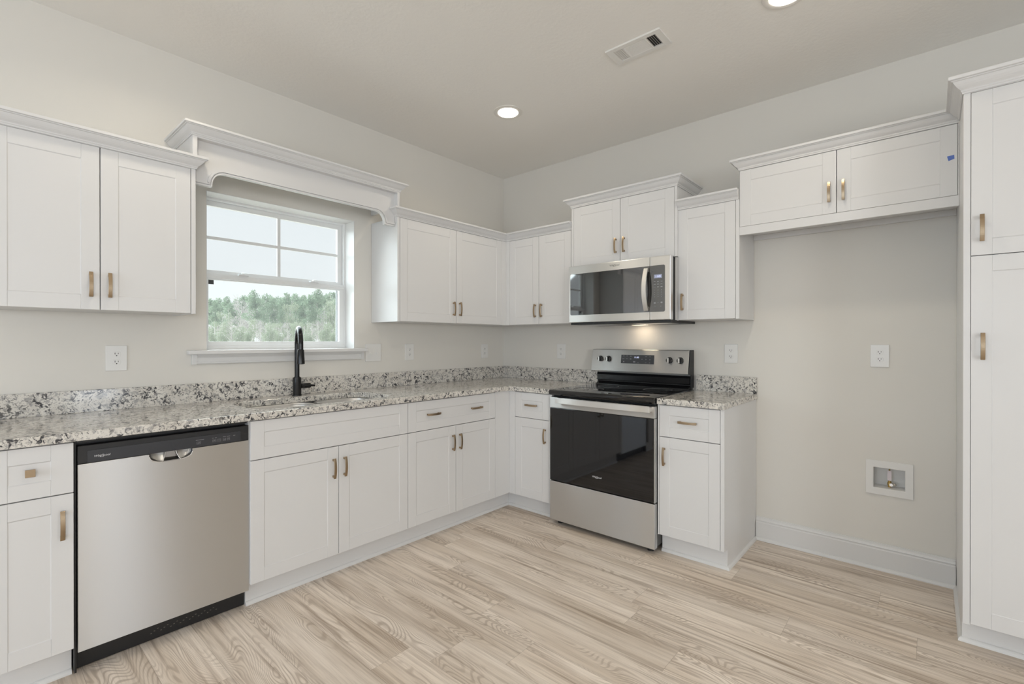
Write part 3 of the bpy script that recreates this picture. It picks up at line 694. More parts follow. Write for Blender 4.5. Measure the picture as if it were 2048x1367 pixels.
hd = MB().lathe([(0.0150, 0.0), (0.0155, 0.018), (0.0150, 0.019), (0.0155, 0.020), (0.0155, 0.060), (0.013, 0.062)], (fx + .0215, fy, 0.974), 's', 24)
hd.tube([(fx + .080, fy, 0.974), (fx + .092, fy, 0.973), (fx + .112, fy, 0.9705)], [0.0062, 0.0070, 0.0066], 12)
obj('lever_handle', hd, M['matteblack'], c, smooth=35)

# ------------------------------------------------------------------ dishwasher
def swoosh(mb, cx, cz, w, h, d0, d1):
    """open elliptical swoosh ring in the wall plane"""
    n = 22; vs = []
    for i in range(n + 1):
        a = R(150) + R(300) * i / n; th = 0.13 * math.sin(math.pi * i / n) + 0.02
        for k_ in (1.0, 1.0 - th):
            x, z = w * math.cos(a) * k_, h * math.sin(a) * k_
            vs.append((cx + x, d1, cz + z + x * 0.25))
    return mb.raw(vs, [(2 * i, 2 * i + 1, 2 * i + 3, 2 * i + 2) for i in range(n)])
def logo(W, parent, s_left, s_right, d, z, material):
    """maker's wordmark in slanted letters with a swoosh; left edge at s_left"""
    w = abs(s_right - s_left)
    o = text_mesh('logo', 'Whirlpool', 1.0, material, parent, wp(W, s_left, d + 0.0004, z), ROT_A if W == 'A' else ROT_B, shear=0.22, depth=0.0)
    xs = [v.co.x for v in o.data.vertices]; k_ = w / (max(xs) - min(xs)); o.data.transform(Matrix.Diagonal((k_, k_, 1, 1)))
    bm = bmesh.new(); bm.from_mesh(o.data)
    n = 26; prev = None
    for i in range(n + 1):                              # the swoosh, drawn in the text's own plane
        a = R(70) + R(285) * i / n; th = 0.16 * math.sin(math.pi * i / n) + 0.02
        q = [bm.verts.new((w * 0.56 + w * 0.17 * math.cos(a) * f + w * 0.05 * math.sin(a) * f, w * 0.065 + w * 0.115 * math.sin(a) * f + w * .03 * math.cos(a) * f, 0.0001)) for f in (1.0, 1.0 - th)]
        if prev: bm.faces.new((prev[0], q[0], q[1], prev[1]))
        prev = q
    bm.to_mesh(o.data); bm.free()
    return o
c = thing('dishwasher', (-2.735, -0.30, 0), 'stainless front-control dishwasher with a black top panel, under the worktop', 'dishwasher')
DD = 0.6094
b = MB('A'); b.box(-3.0385, -2.4390, 0.02, DD - .045, 0.09, 0.876); b.box(-3.0400, -3.0335, DD - .05, DD - .012, 0.010, 0.876); b.box(-3.0385, -2.4390, DD - .05, DD - .02, 0.866, 0.8785)
obj('body', b, M['blackplastic'], c, bevel=0.001)
dr = MB('A'); z0, z1, x0, x1 = 0.0880, 0.7890, -3.0315, -2.4375
# steel door skin with a pocket handle at the top edge
hx0, hx1, hz = -2.8135, -2.6625, 0.7515
dr.box(x0, x1, DD - .040, DD - .022, z0, z1)
prof = [(x0, DD - .022), (x0, DD - .006), (x0 + .006, DD)]
def pocket_z(x):
    e = max(0.0, min(1.0, min(x - hx0, hx1 - x) / 0.045)); return hz + (1 - math.sqrt(max(0, 1 - (1 - e) ** 2))) * 0.026
notch = [hx1 - (hx1 - hx0) * i / 40 for i in range(41)]
dr.prism([(x0, z0), (x1, z0), (x1, z1), (hx1, z1)] + [(x, pocket_z(x)) for x in notch] + [(hx0, z1), (x0, z1)], 'd', DD - .0215, DD)
dd = obj('door', dr, M['steel'], c, bevel=0.0018)
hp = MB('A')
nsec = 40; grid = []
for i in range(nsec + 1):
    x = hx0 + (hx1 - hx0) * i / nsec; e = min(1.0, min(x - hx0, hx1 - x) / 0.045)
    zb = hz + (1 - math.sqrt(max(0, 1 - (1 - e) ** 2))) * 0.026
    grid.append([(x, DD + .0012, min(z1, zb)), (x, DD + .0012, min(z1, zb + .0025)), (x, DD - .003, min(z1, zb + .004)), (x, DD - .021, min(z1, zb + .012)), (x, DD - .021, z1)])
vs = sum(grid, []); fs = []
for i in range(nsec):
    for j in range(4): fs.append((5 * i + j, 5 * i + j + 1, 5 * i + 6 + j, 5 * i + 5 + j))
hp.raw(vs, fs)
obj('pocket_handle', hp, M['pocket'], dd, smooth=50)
for sg, xe in ((1, hx0), (-1, hx1)):                 # a rounded cup at either pocket end; brighter steel paints its highlight
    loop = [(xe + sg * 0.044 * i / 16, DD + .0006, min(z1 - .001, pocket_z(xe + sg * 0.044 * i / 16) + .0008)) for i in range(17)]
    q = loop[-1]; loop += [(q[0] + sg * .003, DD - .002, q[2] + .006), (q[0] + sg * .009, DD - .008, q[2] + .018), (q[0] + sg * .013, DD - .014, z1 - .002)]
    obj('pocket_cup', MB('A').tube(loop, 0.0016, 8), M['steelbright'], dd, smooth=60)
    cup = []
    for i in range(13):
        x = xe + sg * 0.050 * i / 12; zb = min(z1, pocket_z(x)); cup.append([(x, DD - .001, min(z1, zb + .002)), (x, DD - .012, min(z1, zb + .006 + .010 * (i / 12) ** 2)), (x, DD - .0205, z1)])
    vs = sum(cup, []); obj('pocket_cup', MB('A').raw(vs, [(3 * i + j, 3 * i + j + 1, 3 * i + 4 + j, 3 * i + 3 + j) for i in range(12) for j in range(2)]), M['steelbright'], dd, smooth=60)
cp = MB('A'); cp.box(x0, x1, DD - .040, DD - .002, 0.7900, 0.8575)
pn = obj('control_panel', cp, M['blackplastic'], c, bevel=0.002)
ov = MB('A'); ov.prism([(-3.0040, 0.7915), (-2.4720, 0.7915), (-2.4720, 0.8330), (-2.4760, 0.8370), (-3.0000, 0.8370), (-3.0040, 0.8330)], 'd', DD - .003, DD + .0005)
obj('overlay', ov, M['panelgrey'], pn)
logo('A', pn, -2.9860, -2.9380, DD + .0005, 0.8095, M['print'])
def btn(x, z, w, h):
    bt = MB('A')
    for q in ((x - w, x + w, z - h, z - h + .0006), (x - w, x + w, z + h - .0006, z + h), (x - w, x - w + .0006, z - h, z + h), (x + w - .0006, x + w, z - h, z + h)): bt.box(q[0], q[1], DD + .0004, DD + .0009, q[2], q[3])
    bt.box(x - w * .6, x + w * .6, DD + .0004, DD + .0009, z - .0008, z + .0008)
    obj('button', bt, M['printdim'], pn)
for x, w in ((-2.6395, .0075), (-2.5795, .0070), (-2.5600, .0060), (-2.5390, .0055), (-2.5230, .0055)): btn(x, 0.8085, w, .0055)
for x0_, x1_ in ((-2.6505, -2.6190), (-2.588, -2.581), (-2.577, -2.570), (-2.545, -2.534), (-2.530, -2.516), (-2.503, -2.495)): obj('legend', MB('A').box(x0_, x1_, DD + .0004, DD + .0009, 0.8200, 0.8216), M['printdim'], pn)
kp = MB('A'); kp.box(-3.0385, -2.4390, DD - .10, DD - .055, 0.004, 0.095)
kk = obj('kick_plate', kp, M['blackplastic'], c, bevel=0.002)
kv = MB('A')
for i in range(22):
    x = -2.80 + i * 0.0115; kv.box(x, x + .005, DD - .0552, DD - .0535, 0.030 + 0.006 * (i % 3), 0.0325 + 0.006 * (i % 3))
obj('vent_holes', kv, mat('worn_vent_edges', (0.16, 0.14, 0.12), 0.5), kk)

# ------------------------------------------------------------------ range
RY0, RY1 = -1.7880, -1.0290
c = thing('electric_range', (-0.33, -1.409, 0), 'stainless electric range with black glass cooktop and oven door', 'range')
b = MB('B'); b.box(RY0 + .006, RY1 - .006, 0.012, 0.622, 0.030, 0.880)
obj('body', b, M['blackplastic'], c, bevel=0.002)
obj('side_panel', MB('B').box(RY0 + .004, RY0 + .006, 0.40, 0.615, 0.040, 0.870), mat('grey_painted_side', (0.10, 0.10, 0.095), 0.5), c)
for s in (RY0 + .05, RY1 - .05):
    for d in (0.10, 0.600): obj('foot', MB('B').lathe([(0.020, 0), (0.020, 0.012), (0.012, 0.014), (0.012, 0.034)], (s, d, 0.0), n=16), M['blackplastic'], c)
ck = MB('B'); ck.prism([(0.045, 0.885), (0.655, 0.880), (0.668, 0.884), (0.6736, 0.894), (0.6736, 0.908), (0.668, 0.9165), (0.655, 0.9195), (0.045, 0.9195)], 's', RY0 + .001, RY1 - .001)
kt = obj('cooktop', ck, M['cooktop'], c, bevel=0.001, smooth=30)
for s, d, r in ((-1.22, 0.47, .105), (-1.60, 0.47, .085), (-1.22, 0.20, .075), (-1.60, 0.20, .095)):
    obj('burner_ring', MB('B').lathe([(r, 0), (r, 0.0003), (r - .0025, 0.0003), (r - .0025, 0), (r, 0)], (s, d, 0.9195), n=40, caps=False), M['printdark'], kt)
ow = MB('B'); ow.box(RY0, RY1, 0.625, 0.660, 0.7965, 0.8670)
od = obj('oven_door', ow, M['steel'], c, bevel=0.003)
obj('window', MB('B').box(RY0 + .004, RY1 - .002, 0.622, 0.6605, 0.3020, 0.7950), M['glassblack'], od, bevel=0.002)
obj('window_edge', MB('B').box(RY0, RY0 + .0035, 0.625, 0.659, 0.302, 0.795), M['steel'], od)
for s0, s1 in ((-1.155, -1.085), (-1.275, -1.195), (-1.385, -1.305), (-1.52, -1.42), (-1.63, -1.55)): obj('vent_slot', MB('B').box(s0, s1, 0.640, 0.6602, 0.8672, 0.8682), M['dark'], od)
# wide flat handle, gently bowed, on two end posts
hb = MB('B'); n = 24; vs = []
for i in range(n + 1):
    s = -1.7740 + (0.6740) * i / n; e = (2 * i / n - 1); o_d = 0.7120 - 0.012 * e ** 4
    vs += [(s, o_d, 0.8340), (s, o_d, 0.8700), (s, o_d - .010, 0.8680), (s, o_d - .010, 0.8360)]
fs = [(0, 1, 2, 3), tuple(4 * n + q for q in (3, 2, 1, 0))] + [(4 * i + j, 4 * i + (j + 1) % 4, 4 * i + 4 + (j + 1) % 4, 4 * i + 4 + j) for i in range(n) for j in range(4)]
hb.raw(vs, fs); hb.box(-1.772, -1.752, 0.658, 0.694, 0.838, 0.866); hb.box(-1.122, -1.102, 0.658, 0.694, 0.838, 0.866)
obj('handle', hb, M['steelbright'], od, bevel=0.0015)
logo('B', od, -1.3660, -1.4340, 0.6608, 0.3790, M['print'])
obj('storage_drawer', MB('B').box(RY0, RY1, 0.620, 0.6602, 0.0309, 0.2960), M['steel'], c, bevel=0.003)
# backguard
bgd = MB('B'); bgd.box(RY0 + .020, RY1 - .012, 0.012, 0.050, 0.880, 1.010); bgd.prism([(0.050, 0.915), (0.085, 0.915), (0.085, 0.925), (0.060, 0.940), (0.050, 0.945)], 's', RY0 + .024, RY1 - .016)
bgd.prism([(0.050, 0.950), (0.066, 0.955), (0.070, 0.995), (0.062, 1.010), (0.050, 1.010)], 's', RY0 + .024, RY1 - .016)
bk = obj('backguard', bgd, M['black'], c, bevel=0.0015)
fc = MB('B'); BF = [(0.022, 1.0215), (0.100, 1.0215), (0.104, 1.027), (0.102, 1.045), (0.080, 1.184), (0.074, 1.1875), (0.022, 1.1875)]
fc.prism(BF, 's', -1.7700, -1.0145)
cf_ = obj('fascia', fc, M['steel'], c, bevel=0.0012)
obj('end_cap', MB('B').prism([(0.012, 0.93), (0.060, 0.93), (0.062, 1.02), (0.096, 1.024), (0.074, 1.1885), (0.012, 1.1885)], 's', -1.7760, -1.7702), M['blackplastic'], bk, bevel=0.001)
def fd(z): return 0.102 - (z - 1.045) / (1.184 - 1.045) * 0.022
tilt = math.atan2(0.022, 0.139)
for s in (-1.0900, -1.1600, -1.6370, -1.7130):
    z = 1.1165; d = fd(z)
    kn = MB('B'); kn.lathe([(0.0225, 0), (0.0225, 0.004), (0.0195, 0.006), (0.0185, 0.022), (0.0165, 0.024)], (s, d - .001, z), 'd', 28)
    kn.box(s - .0060, s + .0060, d + .020, d + .031, z - .0175, z + .0175)
    ko = obj('knob', kn, M['black'], c, smooth=35, bevel=0.0)
    obj('knob_grip', MB('B').box(s + .0061, s + .0066, d + .022, d + .031, z - .0165, z + .0165).box(s - .0060, s + .0060, d + .0311, d + .0316, z - .0165, z + .0165), M['steelbright'], ko)
dz0, dz1 = 1.0855, 1.1490
ds = MB('B'); ds.raw([(-1.5230, fd(dz0) + .0012, dz0), (-1.2645, fd(dz0) + .0012, dz0), (-1.2645, fd(dz1) + .0012, dz1), (-1.5230, fd(dz1) + .0012, dz1),
                      (-1.5230, fd(dz0) - .003, dz0), (-1.2645, fd(dz0) - .003, dz0), (-1.2645, fd(dz1) - .003, dz1), (-1.5230, fd(dz1) - .003, dz1)],
                     [(0, 1, 2, 3), (7, 6, 5, 4), (0, 4, 5, 1), (1, 5, 6, 2), (2, 6, 7, 3), (3, 7, 4, 0)])
dp = obj('control_display', ds, M['panelgrey'], c)
t = text_mesh('clock', '11:00', 0.017, M['clock'], dp, wp('B', -1.3690, fd(1.126) + .0018, 1.126), (math.pi / 2 - tilt, 0, -math.pi / 2), depth=0.0002)
for s, z, w, h in [(-1.285, 1.140, .006, .0012), (-1.312, 1.140, .006, .0012), (-1.342, 1.139, .006, .0016), (-1.283, 1.120, .008, .0014), (-1.312, 1.120, .006, .0014), (-1.342, 1.119, .006, .003), (-1.288, 1.098, .004, .004),
                   (-1.372, 1.098, .008, .005), (-1.402, 1.093, .007, .001), (-1.432, 1.119, .004, .002), (-1.462, 1.138, .006, .0014), (-1.462, 1.118, .003, .003), (-1.462, 1.094, .006, .001), (-1.492, 1.138, .003, .002), (-1.492, 1.117, .003, .003), (-1.492, 1.094, .004, .002)]:
    obj('icon', MB('B').box(s - w, s + w, fd(z) + .0010, fd(z) + .0017, z - h, z + h), M['printdim'], dp)

# ------------------------------------------------------------------ over-the-range microwave
MD, MY0, MY1, MZ0, MZ1 = 0.4243, -1.7849, -1.0246, 1.3834, 1.7865
c = thing('microwave_oven', (-0.21, -1.40, 1.366), 'stainless over-the-range microwave hanging under the short cabinet', 'microwave')
b = MB('B'); b.box(-1.7645, MY1 - .015, 0.003, MD - .040, 1.3834, MZ1); b.box(-1.7800, MY1 - .010, 0.003, MD - .012, 1.3670, 1.3838)
obj('body', b, M['blackplastic'], c, bevel=0.002)
SEAM = -1.6465
BZ0, BZ1, BY1 = 1.4350, 1.7290, -1.0380
def rpoly(pts_r, n=5):
    """rounded polygon from (x, y, radius)"""
    o = []; k = len(pts_r)
    for i, (x, y, r) in enumerate(pts_r):
        if r == 0: o.append((x, y)); continue
        p, a, b = Vector((x, y)), Vector(pts_r[i - 1][:2]), Vector(pts_r[(i + 1) % k][:2])
        u, v = (a - p).normalized(), (b - p).normalized()
        ctr = p + (u + v) * r
        for j in range(n + 1):
            t = math.pi / 2 * j / n; o.append(tuple(ctr - v * r * math.cos(t) - u * r * math.sin(t)))
    return o
dm = MB('B'); dm.box(SEAM + .0008, MY1, MD - .040, MD, MZ0, MZ1)
md = obj('door', dm, M['steelbright'], c, bevel=0.003)
gw = MB('B'); gw.prism(rpoly([(SEAM + .0012, BZ0, 0), (BY1, BZ0, .010), (BY1, BZ1, .010), (SEAM + .0012, BZ1, 0)]), 'd', MD - .001, MD + .0008)
gl = obj('window', gw, M['mirrorglass'], md)
logo('B', md, -1.3560, -1.4290, MD, 1.7555, M['printdark'])
hm = MB('B'); n = 20; vs = []
for i in range(n + 1):
    z = 1.4420 + 0.2740 * i / n; e = 2 * i / n - 1; o_d = MD + .014 + 0.036 * (1 - e * e)
    vs += [(-1.6420, o_d, z), (-1.6120, o_d, z), (-1.6120, o_d - .008, z), (-1.6420, o_d - .008, z)]
fs = [(0, 1, 2, 3), tuple(4 * n + q for q in (3, 2, 1, 0))] + [(4 * i + j, 4 * i + (j + 1) % 4, 4 * i + 4 + (j + 1) % 4, 4 * i + 4 + j) for i in range(n) for j in range(4)]
hm.raw(vs, fs); hm.box(-1.639, -1.615, MD - .001, MD + .012, 1.444, 1.466); hm.box(-1.639, -1.615, MD - .001, MD + .012, 1.692, 1.714)
obj('handle', hm, M['steelbright'], md, bevel=0.002)
pm = MB('B'); pm.box(MY0, SEAM - .0008, MD - .040, MD, MZ0, MZ1)
mp_ = obj('control_panel', pm, M['steelbright'], c, bevel=0.005, seg=3)
pg = MB('B'); pg.prism(rpoly([(-1.7480, BZ0, .010), (SEAM - .0012, BZ0, 0), (SEAM - .0012, BZ1, 0), (-1.7480, BZ1, .010)]), 'd', MD - .001, MD + .0008)
po = obj('touch_panel', pg, M['mirrorglass'], c)
lc = obj('display', MB('B').box(-1.7285, -1.6760, MD + .0006, MD + .0013, 1.6475, 1.6710), M['lcd'], po)
text_mesh('clock', '11:01', 0.0175, M['clock'], po, wp('B', -1.6850, MD + .0015, 1.6530), ROT_B, depth=0.0001)
def key(s, z, w, h): obj('key', MB('B').box(s - w, s + w, MD + .0006, MD + .0012, z - h, z + h), M['printdim'], po)
for z in (1.628, 1.611, 1.594):
    for s in (-1.681, -1.703, -1.726): key(s, z - .0015, .0060, .0022)
for z in (1.572, 1.558, 1.544, 1.530):
    for s in (-1.681, -1.703, -1.726): key(s, z, .0018, .003)
for s, z, w, h in ((-1.681, 1.492, .006, .005), (-1.703, 1.494, .006, .001), (-1.726, 1.493, .006, .005), (-1.684, 1.470, .002, .002), (-1.721, 1.470, .002, .002)): key(s, z, w, h)
for s0, s1 in ((-1.32, -1.08), (-1.73, -1.49)): obj('grease_filter', MB('B').box(s0, s1, 0.16, 0.34, 1.3655, 1.3672), M['sink'], c)
hl = obj('cooktop_lamp', MB('B').box(-1.46, -1.36, 0.05, 0.11, 1.3650, 1.3672), M['hoodlamp'], c)
hood = area('cooktop_lamp_light', (-0.09, -1.41, 1.3630), (0.25, 0, -1), 0.10, 0.06, 0.34, (1.0, 0.80, 0.58))

# ------------------------------------------------------------------ outlets and switch
def outlet_meshes():
    p = MB('A'); w, h = 0.0415, 0.0618
    p.prism([(-w, -h), (w, -h), (w, h), (-w, h)], 'd', 0.0, 0.006)
    plate = make_mesh('wall_outlet', p, M['plate'], bevel=0.0025, seg=2)
    r = MB('A'); q = []
    for i in range(28):
        a = 2 * math.pi * i / 28; q.append((0.0165 * math.cos(a), max(-0.0135, min(0.0135, 0.0165 * math.sin(a)))))
    r.prism(q, 'd', 0.004, 0.0075)
    rec = make_mesh('receptacle', r, M['plate'], bevel=0.0006, seg=1)
    s = MB('A'); s.box(-.0075, -.0050, 0.0072, 0.0078, -.001, .0080); s.box(.0050, .0070, 0.0072, 0.0078, 0.0, .0072); s.lathe([(.0026, 0), (.0026, .0006)], (0, 0.0072, -.0070), 'd', 12)
    return plate, rec, make_mesh('slots', s, M['dark'])
OP, ORC, OSL = outlet_meshes()
def outlet(W, s, z, label):
    o = bpy.data.objects.new('wall_outlet', OP); COL.objects.link(o); o.location = wp(W, s, 0.0, z); o.rotation_euler = (0, 0, WROT[W])
    tag(o, label, 'outlet', 'white duplex outlets on the walls')
    for dz in (0.0195, -0.0195):
        r = bpy.data.objects.new('receptacle', ORC); COL.objects.link(r); r.parent = o; r.location = (0, 0, dz)
        q = bpy.data.objects.new('slots', OSL); COL.objects.link(q); q.parent = r
outlet('A', -2.8195, 1.1665, 'white duplex outlet below the left wall cabinet, above the dishwasher')
outlet('A', -1.0725, 1.1660, 'white duplex outlet right of the double light switch, under the wall cabinet')
outlet('A', -0.2555, 1.1610, 'white duplex outlet on the window wall nearest the corner')
outlet('B', -0.6590, 1.1640, 'white duplex outlet between the corner and the range')
outlet('B', -2.0148, 1.1675, 'white duplex outlet above the short worktop right of the range')
outlet('B', -2.7883, 1.1685, 'white duplex outlet on the fridge space wall, above the water box')
c = obj('light_switch', MB('A').box(-1.4518, -1.3240, 0.0, 0.006, 1.1055, 1.2305), M['plate'], origin=(-1.388, 0, 1.168), bevel=0.0025)
tag(c, 'white double light switch plate beside the right end of the window sill', 'switch')
for s in (-1.4110, -1.3650):
    obj('toggle', MB('A').box(s - .0055, s + .0055, 0.005, 0.0072, 1.156, 1.181).prism([(0.006, 1.161), (0.017, 1.156), (0.017, 1.161), (0.006, 1.172)], 's', s - .0035, s + .0035), M['plate'], c, bevel=0.0006, seg=1)

# ------------------------------------------------------------------ fridge water box
c = thing('water_supply_box', (0.0, -2.829, 0.502), 'white recessed water supply box low on the fridge space wall', 'supply box')
f = MB('B'); ring(f, -2.9312, -2.7272, 0.4080, 0.5955, -0.002, 0.008, 0.0345, 0.0395, 0.0385)
obj('frame', f, M['plate'], c, bevel=0.0025)
q = MB('B'); t_ = 0.003
q.box(IY0 - t_, IY1 + t_, -0.085, -0.082, IZ0 - t_, IZ1 + t_); q.box(IY0 - t_, IY0, -0.082, 0.0, IZ0 - t_, IZ1 + t_); q.box(IY1, IY1 + t_, -0.082, 0, IZ0 - t_, IZ1 + t_)
q.box(IY0, IY1, -0.082, 0, IZ0 - t_, IZ0); q.box(IY0, IY1, -0.082, 0, IZ1, IZ1 + t_)
obj('housing', q, M['plate'], c)
vv = MB('B'); vv.lathe([(0.0075, 0), (0.0075, 0.012), (0.010, 0.013), (0.010, 0.026), (0.007, 0.028), (0.007, 0.034)], (-2.829, -0.040, IZ0 + .001), n=14)
vo = obj('valve', vv, M['yellowbrass'], c, smooth=40)
obj('valve_outlet', MB('B').lathe([(0.0055, 0), (0.0055, 0.012), (0.008, 0.013), (0.008, 0.020)], (-2.837, -0.040, IZ0 + .018), 'd', 12).lathe([(.006, 0), (.009, .004), (.009, .014), (.005, .018)], (-2.8505, -0.035, IZ0 + .010), n=12), M['chrome'], vo, smooth=40)
obj('paper_tag', MB('B').box(-2.8380, -2.8205, -0.0330, -0.0318, IZ0 + .038, IZ0 + .092), M['tag'], vo)
obj('supply_pipe', MB('B').tube([(-2.829, -0.040, IZ0 + .03), (-2.829, -0.040, IZ0 + .098), (-2.829, -0.050, IZ0 + .106), (-2.829, -0.081, IZ0 + .107)], 0.0035, 10), M['yellowbrass'], vo, smooth=50)

# ------------------------------------------------------------------ ceiling: downlights and supply register
def downlight(x, y, label):
    c = thing('recessed_light', (x, y, H), label, 'ceiling light', 'recessed ceiling lights')
    n = 40
    t = MB().lathe([(0.066, -0.004), (0.070, -0.0065), (0.094, -0.0035), (0.096, 0.0), (0.066, 0.0)], (x, y, H), n=n)
    t.f = t.f[:-2] + [(4 * n + j, 4 * n + (j + 1) % n, (j + 1) % n, j) for j in range(n)]
    obj('trim_ring', t, M['ceiltrim'], c, smooth=40)
    obj('lens', MB().lathe([(0.030, -0.0115), (0.052, -0.0105), (0.062, -0.0085), (0.0655, -0.0055), (0.0655, -0.001)], (x, y, H), n=n), M['lens'], c, smooth=60)
    area('downlight_lamp', (x, y, H - 0.014), (0, 0, -1), 0.126, 0, DOWNLIGHT_W, DOWNLIGHT_C, disk=True, spread=R(146))
M['ceiltrim'] = mat('white_light_trim', (0.78, 0.75, 0.70), 0.4)
downlight(-0.9505, -0.9025, 'lit round recessed light nearest the corner of the ceiling')
downlight(-0.9550, -2.5250, 'lit round recessed light at the top edge, above the fridge space')
downlight(-2.7200, -0.7000, 'lit round recessed light in the ceiling in front of the window')
downlight(-2.6500, -2.5250, 'lit round recessed light in the ceiling over the middle of the room')
downlight(-4.6000, -4.2000, 'added unseen recessed light in the ceiling behind the camera')  # unseen lamp, added to brighten the room
c = thing('ceiling_vent', (-1.0355, -1.871, H), 'white rectangular air register with slots in the ceiling', 'vent')
vx0, vx1, vy0, vy1 = -1.1107, -0.9608, -2.0170, -1.7215
fr = MB(); ix0, ix1, iy0, iy1 = vx0 + .026, vx1 - .026, vy0 + .034, vy1 - .034
fr.box(vx0, vx1, vy0, iy0, H - .009, H); fr.box(vx0, vx1, iy1, vy1, H - .009, H); fr.box(vx0, ix0, iy0, iy1, H - .009, H); fr.box(ix1, vx1, iy0, iy1, H - .009, H)
g0, g1 = iy0 + .052, iy1 - .052
fr.box(ix0, ix1, g0 - .004, g0 + .004, H - .009, H - .001); fr.box(ix0, ix1, g1 - .004, g1 + .004, H - .009, H - .001)
obj('frame', fr, M['vent'] if 'vent' in M else M.setdefault('vent', mat('white_vent_enamel', (0.82, 0.80, 0.76), 0.35)), c, bevel=0.0012)
obj('duct_dark_sheet', MB().box(ix0, ix1, iy0, iy1, H - .0012, H - .0004), M['dark'], c)  # thin black sheet painting the darkness up inside the register
sl = MB(); zb_, zt_, th_ = H - .0085, H - .0014, .0011
def slat(p, lean, axis, e0, e1): sl.prism([(p, zb_), (p + th_, zb_), (p + th_ + lean, zt_), (p + lean, zt_)], axis, e0, e1)
for i in range(5): slat(iy0 + (g0 - iy0) * (i + 0.15) / 5, 0.0050, 's', ix0, ix1)
for i in range(5): slat(g1 + .006 + (iy1 - g1) * (i + 0.55) / 5, -0.0060, 's', ix0, ix1)
for i in range(8): slat(ix0 + .006 + (ix1 - ix0) * (i + 0.4) / 8, -0.0090, 'd', g0 + .004, g1 - .004)
obj('louvers', sl, M['vent'], c)

# ------------------------------------------------------------------ outside: ground and the tree line
struct('ground', MB().box(-70, 190, 1.0, 260, -0.6, -0.35), M['bounce_ground'])
fwd = Vector((math.cos(yaw), math.sin(yaw), 0)); rgt = Vector((math.sin(yaw), -math.cos(yaw), 0))
def tree_spot(u, D):
    p = Vector(CAM) + fwd * D + rgt * (D * (u - 1024) / FPX); return p.x, p.y
def crown_mesh(name, seed, n, blobs, size, material, r0):
    rr = random.Random(seed); mb = MB()
    for _ in range(n):
        bx, by, bz, br, bh = rr.choice(blobs)
        while True:
            q = Vector((rr.uniform(-1, 1), rr.uniform(-1, 1), rr.uniform(-1, 1)))
            if q.length < 1: break
        p = Vector((bx + q.x * br, by + q.y * br, bz + q.z * bh))
        s = size * rr.uniform(0.5, 1.3); a = Vector((rr.gauss(0, 1), rr.gauss(0, 1), rr.gauss(0, 1))).normalized(); b = a.orthogonal().normalized(); b = Matrix.Rotation(rr.uniform(0, 6.28), 3, a) @ b; d = a.cross(b)
        mb.raw([tuple(p - b * s), tuple(p + d * s * .45), tuple(p + b * s), tuple(p - d * s * .45)], [(0, 1, 2, 3)])
    me = bpy.data.meshes.new(name); me.from_pydata(mb.v, [], mb.f); me.materials.append(material); return me
def trunk_mesh(name, seed, branches, h=1.0, r=0.011, spread=0.16, lo=0.35):
    rr = random.Random(seed); mb = MB(); b0 = rr.uniform(-.03, .03)
    pts = [(b0 * t * t, 0.02 * math.sin(3 * t + seed), t * h) for t in [i / 7 for i in range(8)]]
    mb.tube(pts, [r * (1 - 0.8 * i / 7) for i in range(8)], 6)
    for _ in range(branches):
        t = rr.uniform(lo, 0.97); a = rr.uniform(0, 6.28); l = spread * (1.15 - t) * rr.uniform(.6, 1.4) + .02
        p0 = Vector((b0 * t * t, 0.02 * math.sin(3 * t + seed), t * h)); p1 = p0 + Vector((math.cos(a) * l, math.sin(a) * l, l * rr.uniform(.3, 1.3)))
        mb.tube([tuple(p0), tuple((p0 + p1) / 2 + Vector((0, 0, -.01))), tuple(p1)], [r * .38, r * .26, r * .1], 4)
        for _ in range(2):
            t2 = rr.uniform(.4, .9); q0 = p0.lerp(p1, t2); q1 = q0 + Vector((rr.uniform(-1, 1), rr.uniform(-1, 1), rr.uniform(.2, 1))) * l * .45
            mb.tube([tuple(q0), tuple(q1)], [r * .16, r * .06], 3)
    return make_mesh(name, mb, M['bark'])
PINES, BARES, LEAFY = [], [], []
for s in range(4):
    rr = random.Random(50 + s)
    blobs = [(rr.uniform(-.10, .10), rr.uniform(-.10, .10), rr.uniform(.50, .93), rr.uniform(.07, .13), rr.uniform(.05, .09)) for _ in range(11)] + [(0, 0, .93, .07, .07)]
    PINES.append((crown_mesh('crown', s, 1500, blobs, 0.021, M['pine'], 0), trunk_mesh('trunk', s, 14, spread=.14, lo=.5)))
for s in range(3):
    rr = random.Random(80 + s)
    blobs = [(rr.uniform(-.16, .16), rr.uniform(-.16, .16), rr.uniform(.15, .88), rr.uniform(.10, .17), rr.uniform(.08, .13)) for _ in range(13)]
    LEAFY.append((crown_mesh('crown', 20 + s, 2000, blobs, 0.022, M['spring'], 0), trunk_mesh('trunk', 20 + s, 14, r=.009, spread=.2, lo=.2)))
    blobs = [(rr.uniform(-.10, .10), rr.uniform(-.10, .10), rr.uniform(.35, .92), rr.uniform(.08, .14), rr.uniform(.08, .13)) for _ in range(9)]
    BARES.append((crown_mesh('crown', 40 + s, 420, blobs, 0.017, M['twig'], 0), trunk_mesh('trunk', 40 + s, 46, r=.0075, spread=.22, lo=.22)))
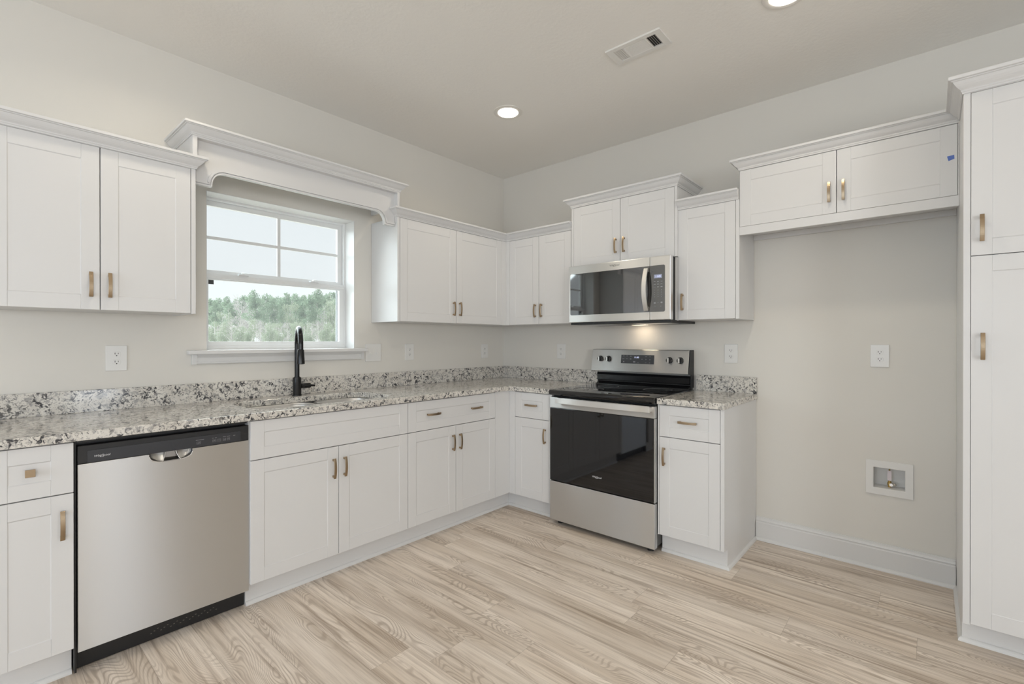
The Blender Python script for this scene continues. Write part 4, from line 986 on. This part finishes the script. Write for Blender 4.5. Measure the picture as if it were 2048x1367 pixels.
def plant_tree(kind, u, D, top_v, idx, label):
    name, lib = {'p': ('pine_tree', PINES), 'b': ('bare_tree', BARES), 'l': ('leafy_tree', LEAFY)}[kind]
    x, y = tree_spot(u, D); h = CAM[2] + (683.5 - top_v) / FPX * D + 0.35
    c = thing(name, (x, y, -0.35), label, 'tree', 'trees beyond the window')
    cm, tm = lib[idx % len(lib)]
    for nm, me in (('crown', cm), ('trunk', tm)):
        o = bpy.data.objects.new(nm, me); COL.objects.link(o); o.parent = c; w_ = h * {'p': 0.85, 'l': 0.72, 'b': 0.85}[kind]; o.scale = (w_, w_, h); o.rotation_euler = (0, 0, idx * 1.37)
TL = {'p': 'tall green pine in the hazy tree line beyond the window', 'b': 'pale leafless tree with thin twigs in the tree line beyond the window', 'l': 'yellow-green leafy tree in the tree line beyond the window'}
rt = random.Random(9)
spots = [('p', 431, 92, 601), ('b', 444, 88, 615), ('l', 455, 84, 618), ('p', 461, 97, 607), ('b', 474, 86, 590), ('b', 482, 80, 600), ('b', 493, 84, 604), ('p', 507, 98, 581), ('b', 513, 84, 606), ('p', 520, 92, 600),
         ('p', 531, 101, 588), ('b', 536, 82, 612), ('p', 545, 96, 595), ('b', 553, 82, 610), ('p', 561, 94, 597), ('p', 573, 99, 587), ('b', 578, 82, 612), ('l', 585, 88, 600), ('p', 590, 100, 589), ('l', 602, 86, 604),
         ('p', 608, 97, 592), ('b', 616, 82, 610), ('p', 622, 99, 590), ('p', 636, 104, 578), ('l', 640, 88, 596), ('b', 648, 82, 612), ('p', 655, 97, 588), ('l', 664, 88, 592), ('p', 672, 98, 583), ('b', 668, 82, 615), ('p', 688, 100, 586), ('l', 702, 92, 592), ('p', 718, 99, 586), ('p', 412, 94, 606), ('l', 396, 90, 612), ('p', 380, 98, 600)]
spots.sort(key=lambda q: q[1])
spots = [(k_, u, 76 + 7 * (i * 2 % 5), v) for i, (k_, u, D, v) in enumerate(spots)]
spots += [('p', 420 + 17 * i, 116 + 8 * (i % 4), 598 - i * 0.6 + rt.uniform(-4, 4)) for i in range(19)]
spots += [('p', 40 + 28 * i, 90 + 9 * (i * 2 % 3), 596 + rt.uniform(-6, 6)) for i in range(12)]
spots += [('l', 410 + 13 * i, 142 + 7 * (i * 2 % 5), 628 + rt.uniform(-8, 8)) for i in range(24)]
spots += [('llb'[i % 3], 424 + 19 * i, 56 + 5 * (i * 2 % 3), 640 + rt.uniform(-8, 8)) for i in range(16)]
for i, (k_, u, D, v) in enumerate(spots): plant_tree(k_, u, D, v, i, TL[k_])
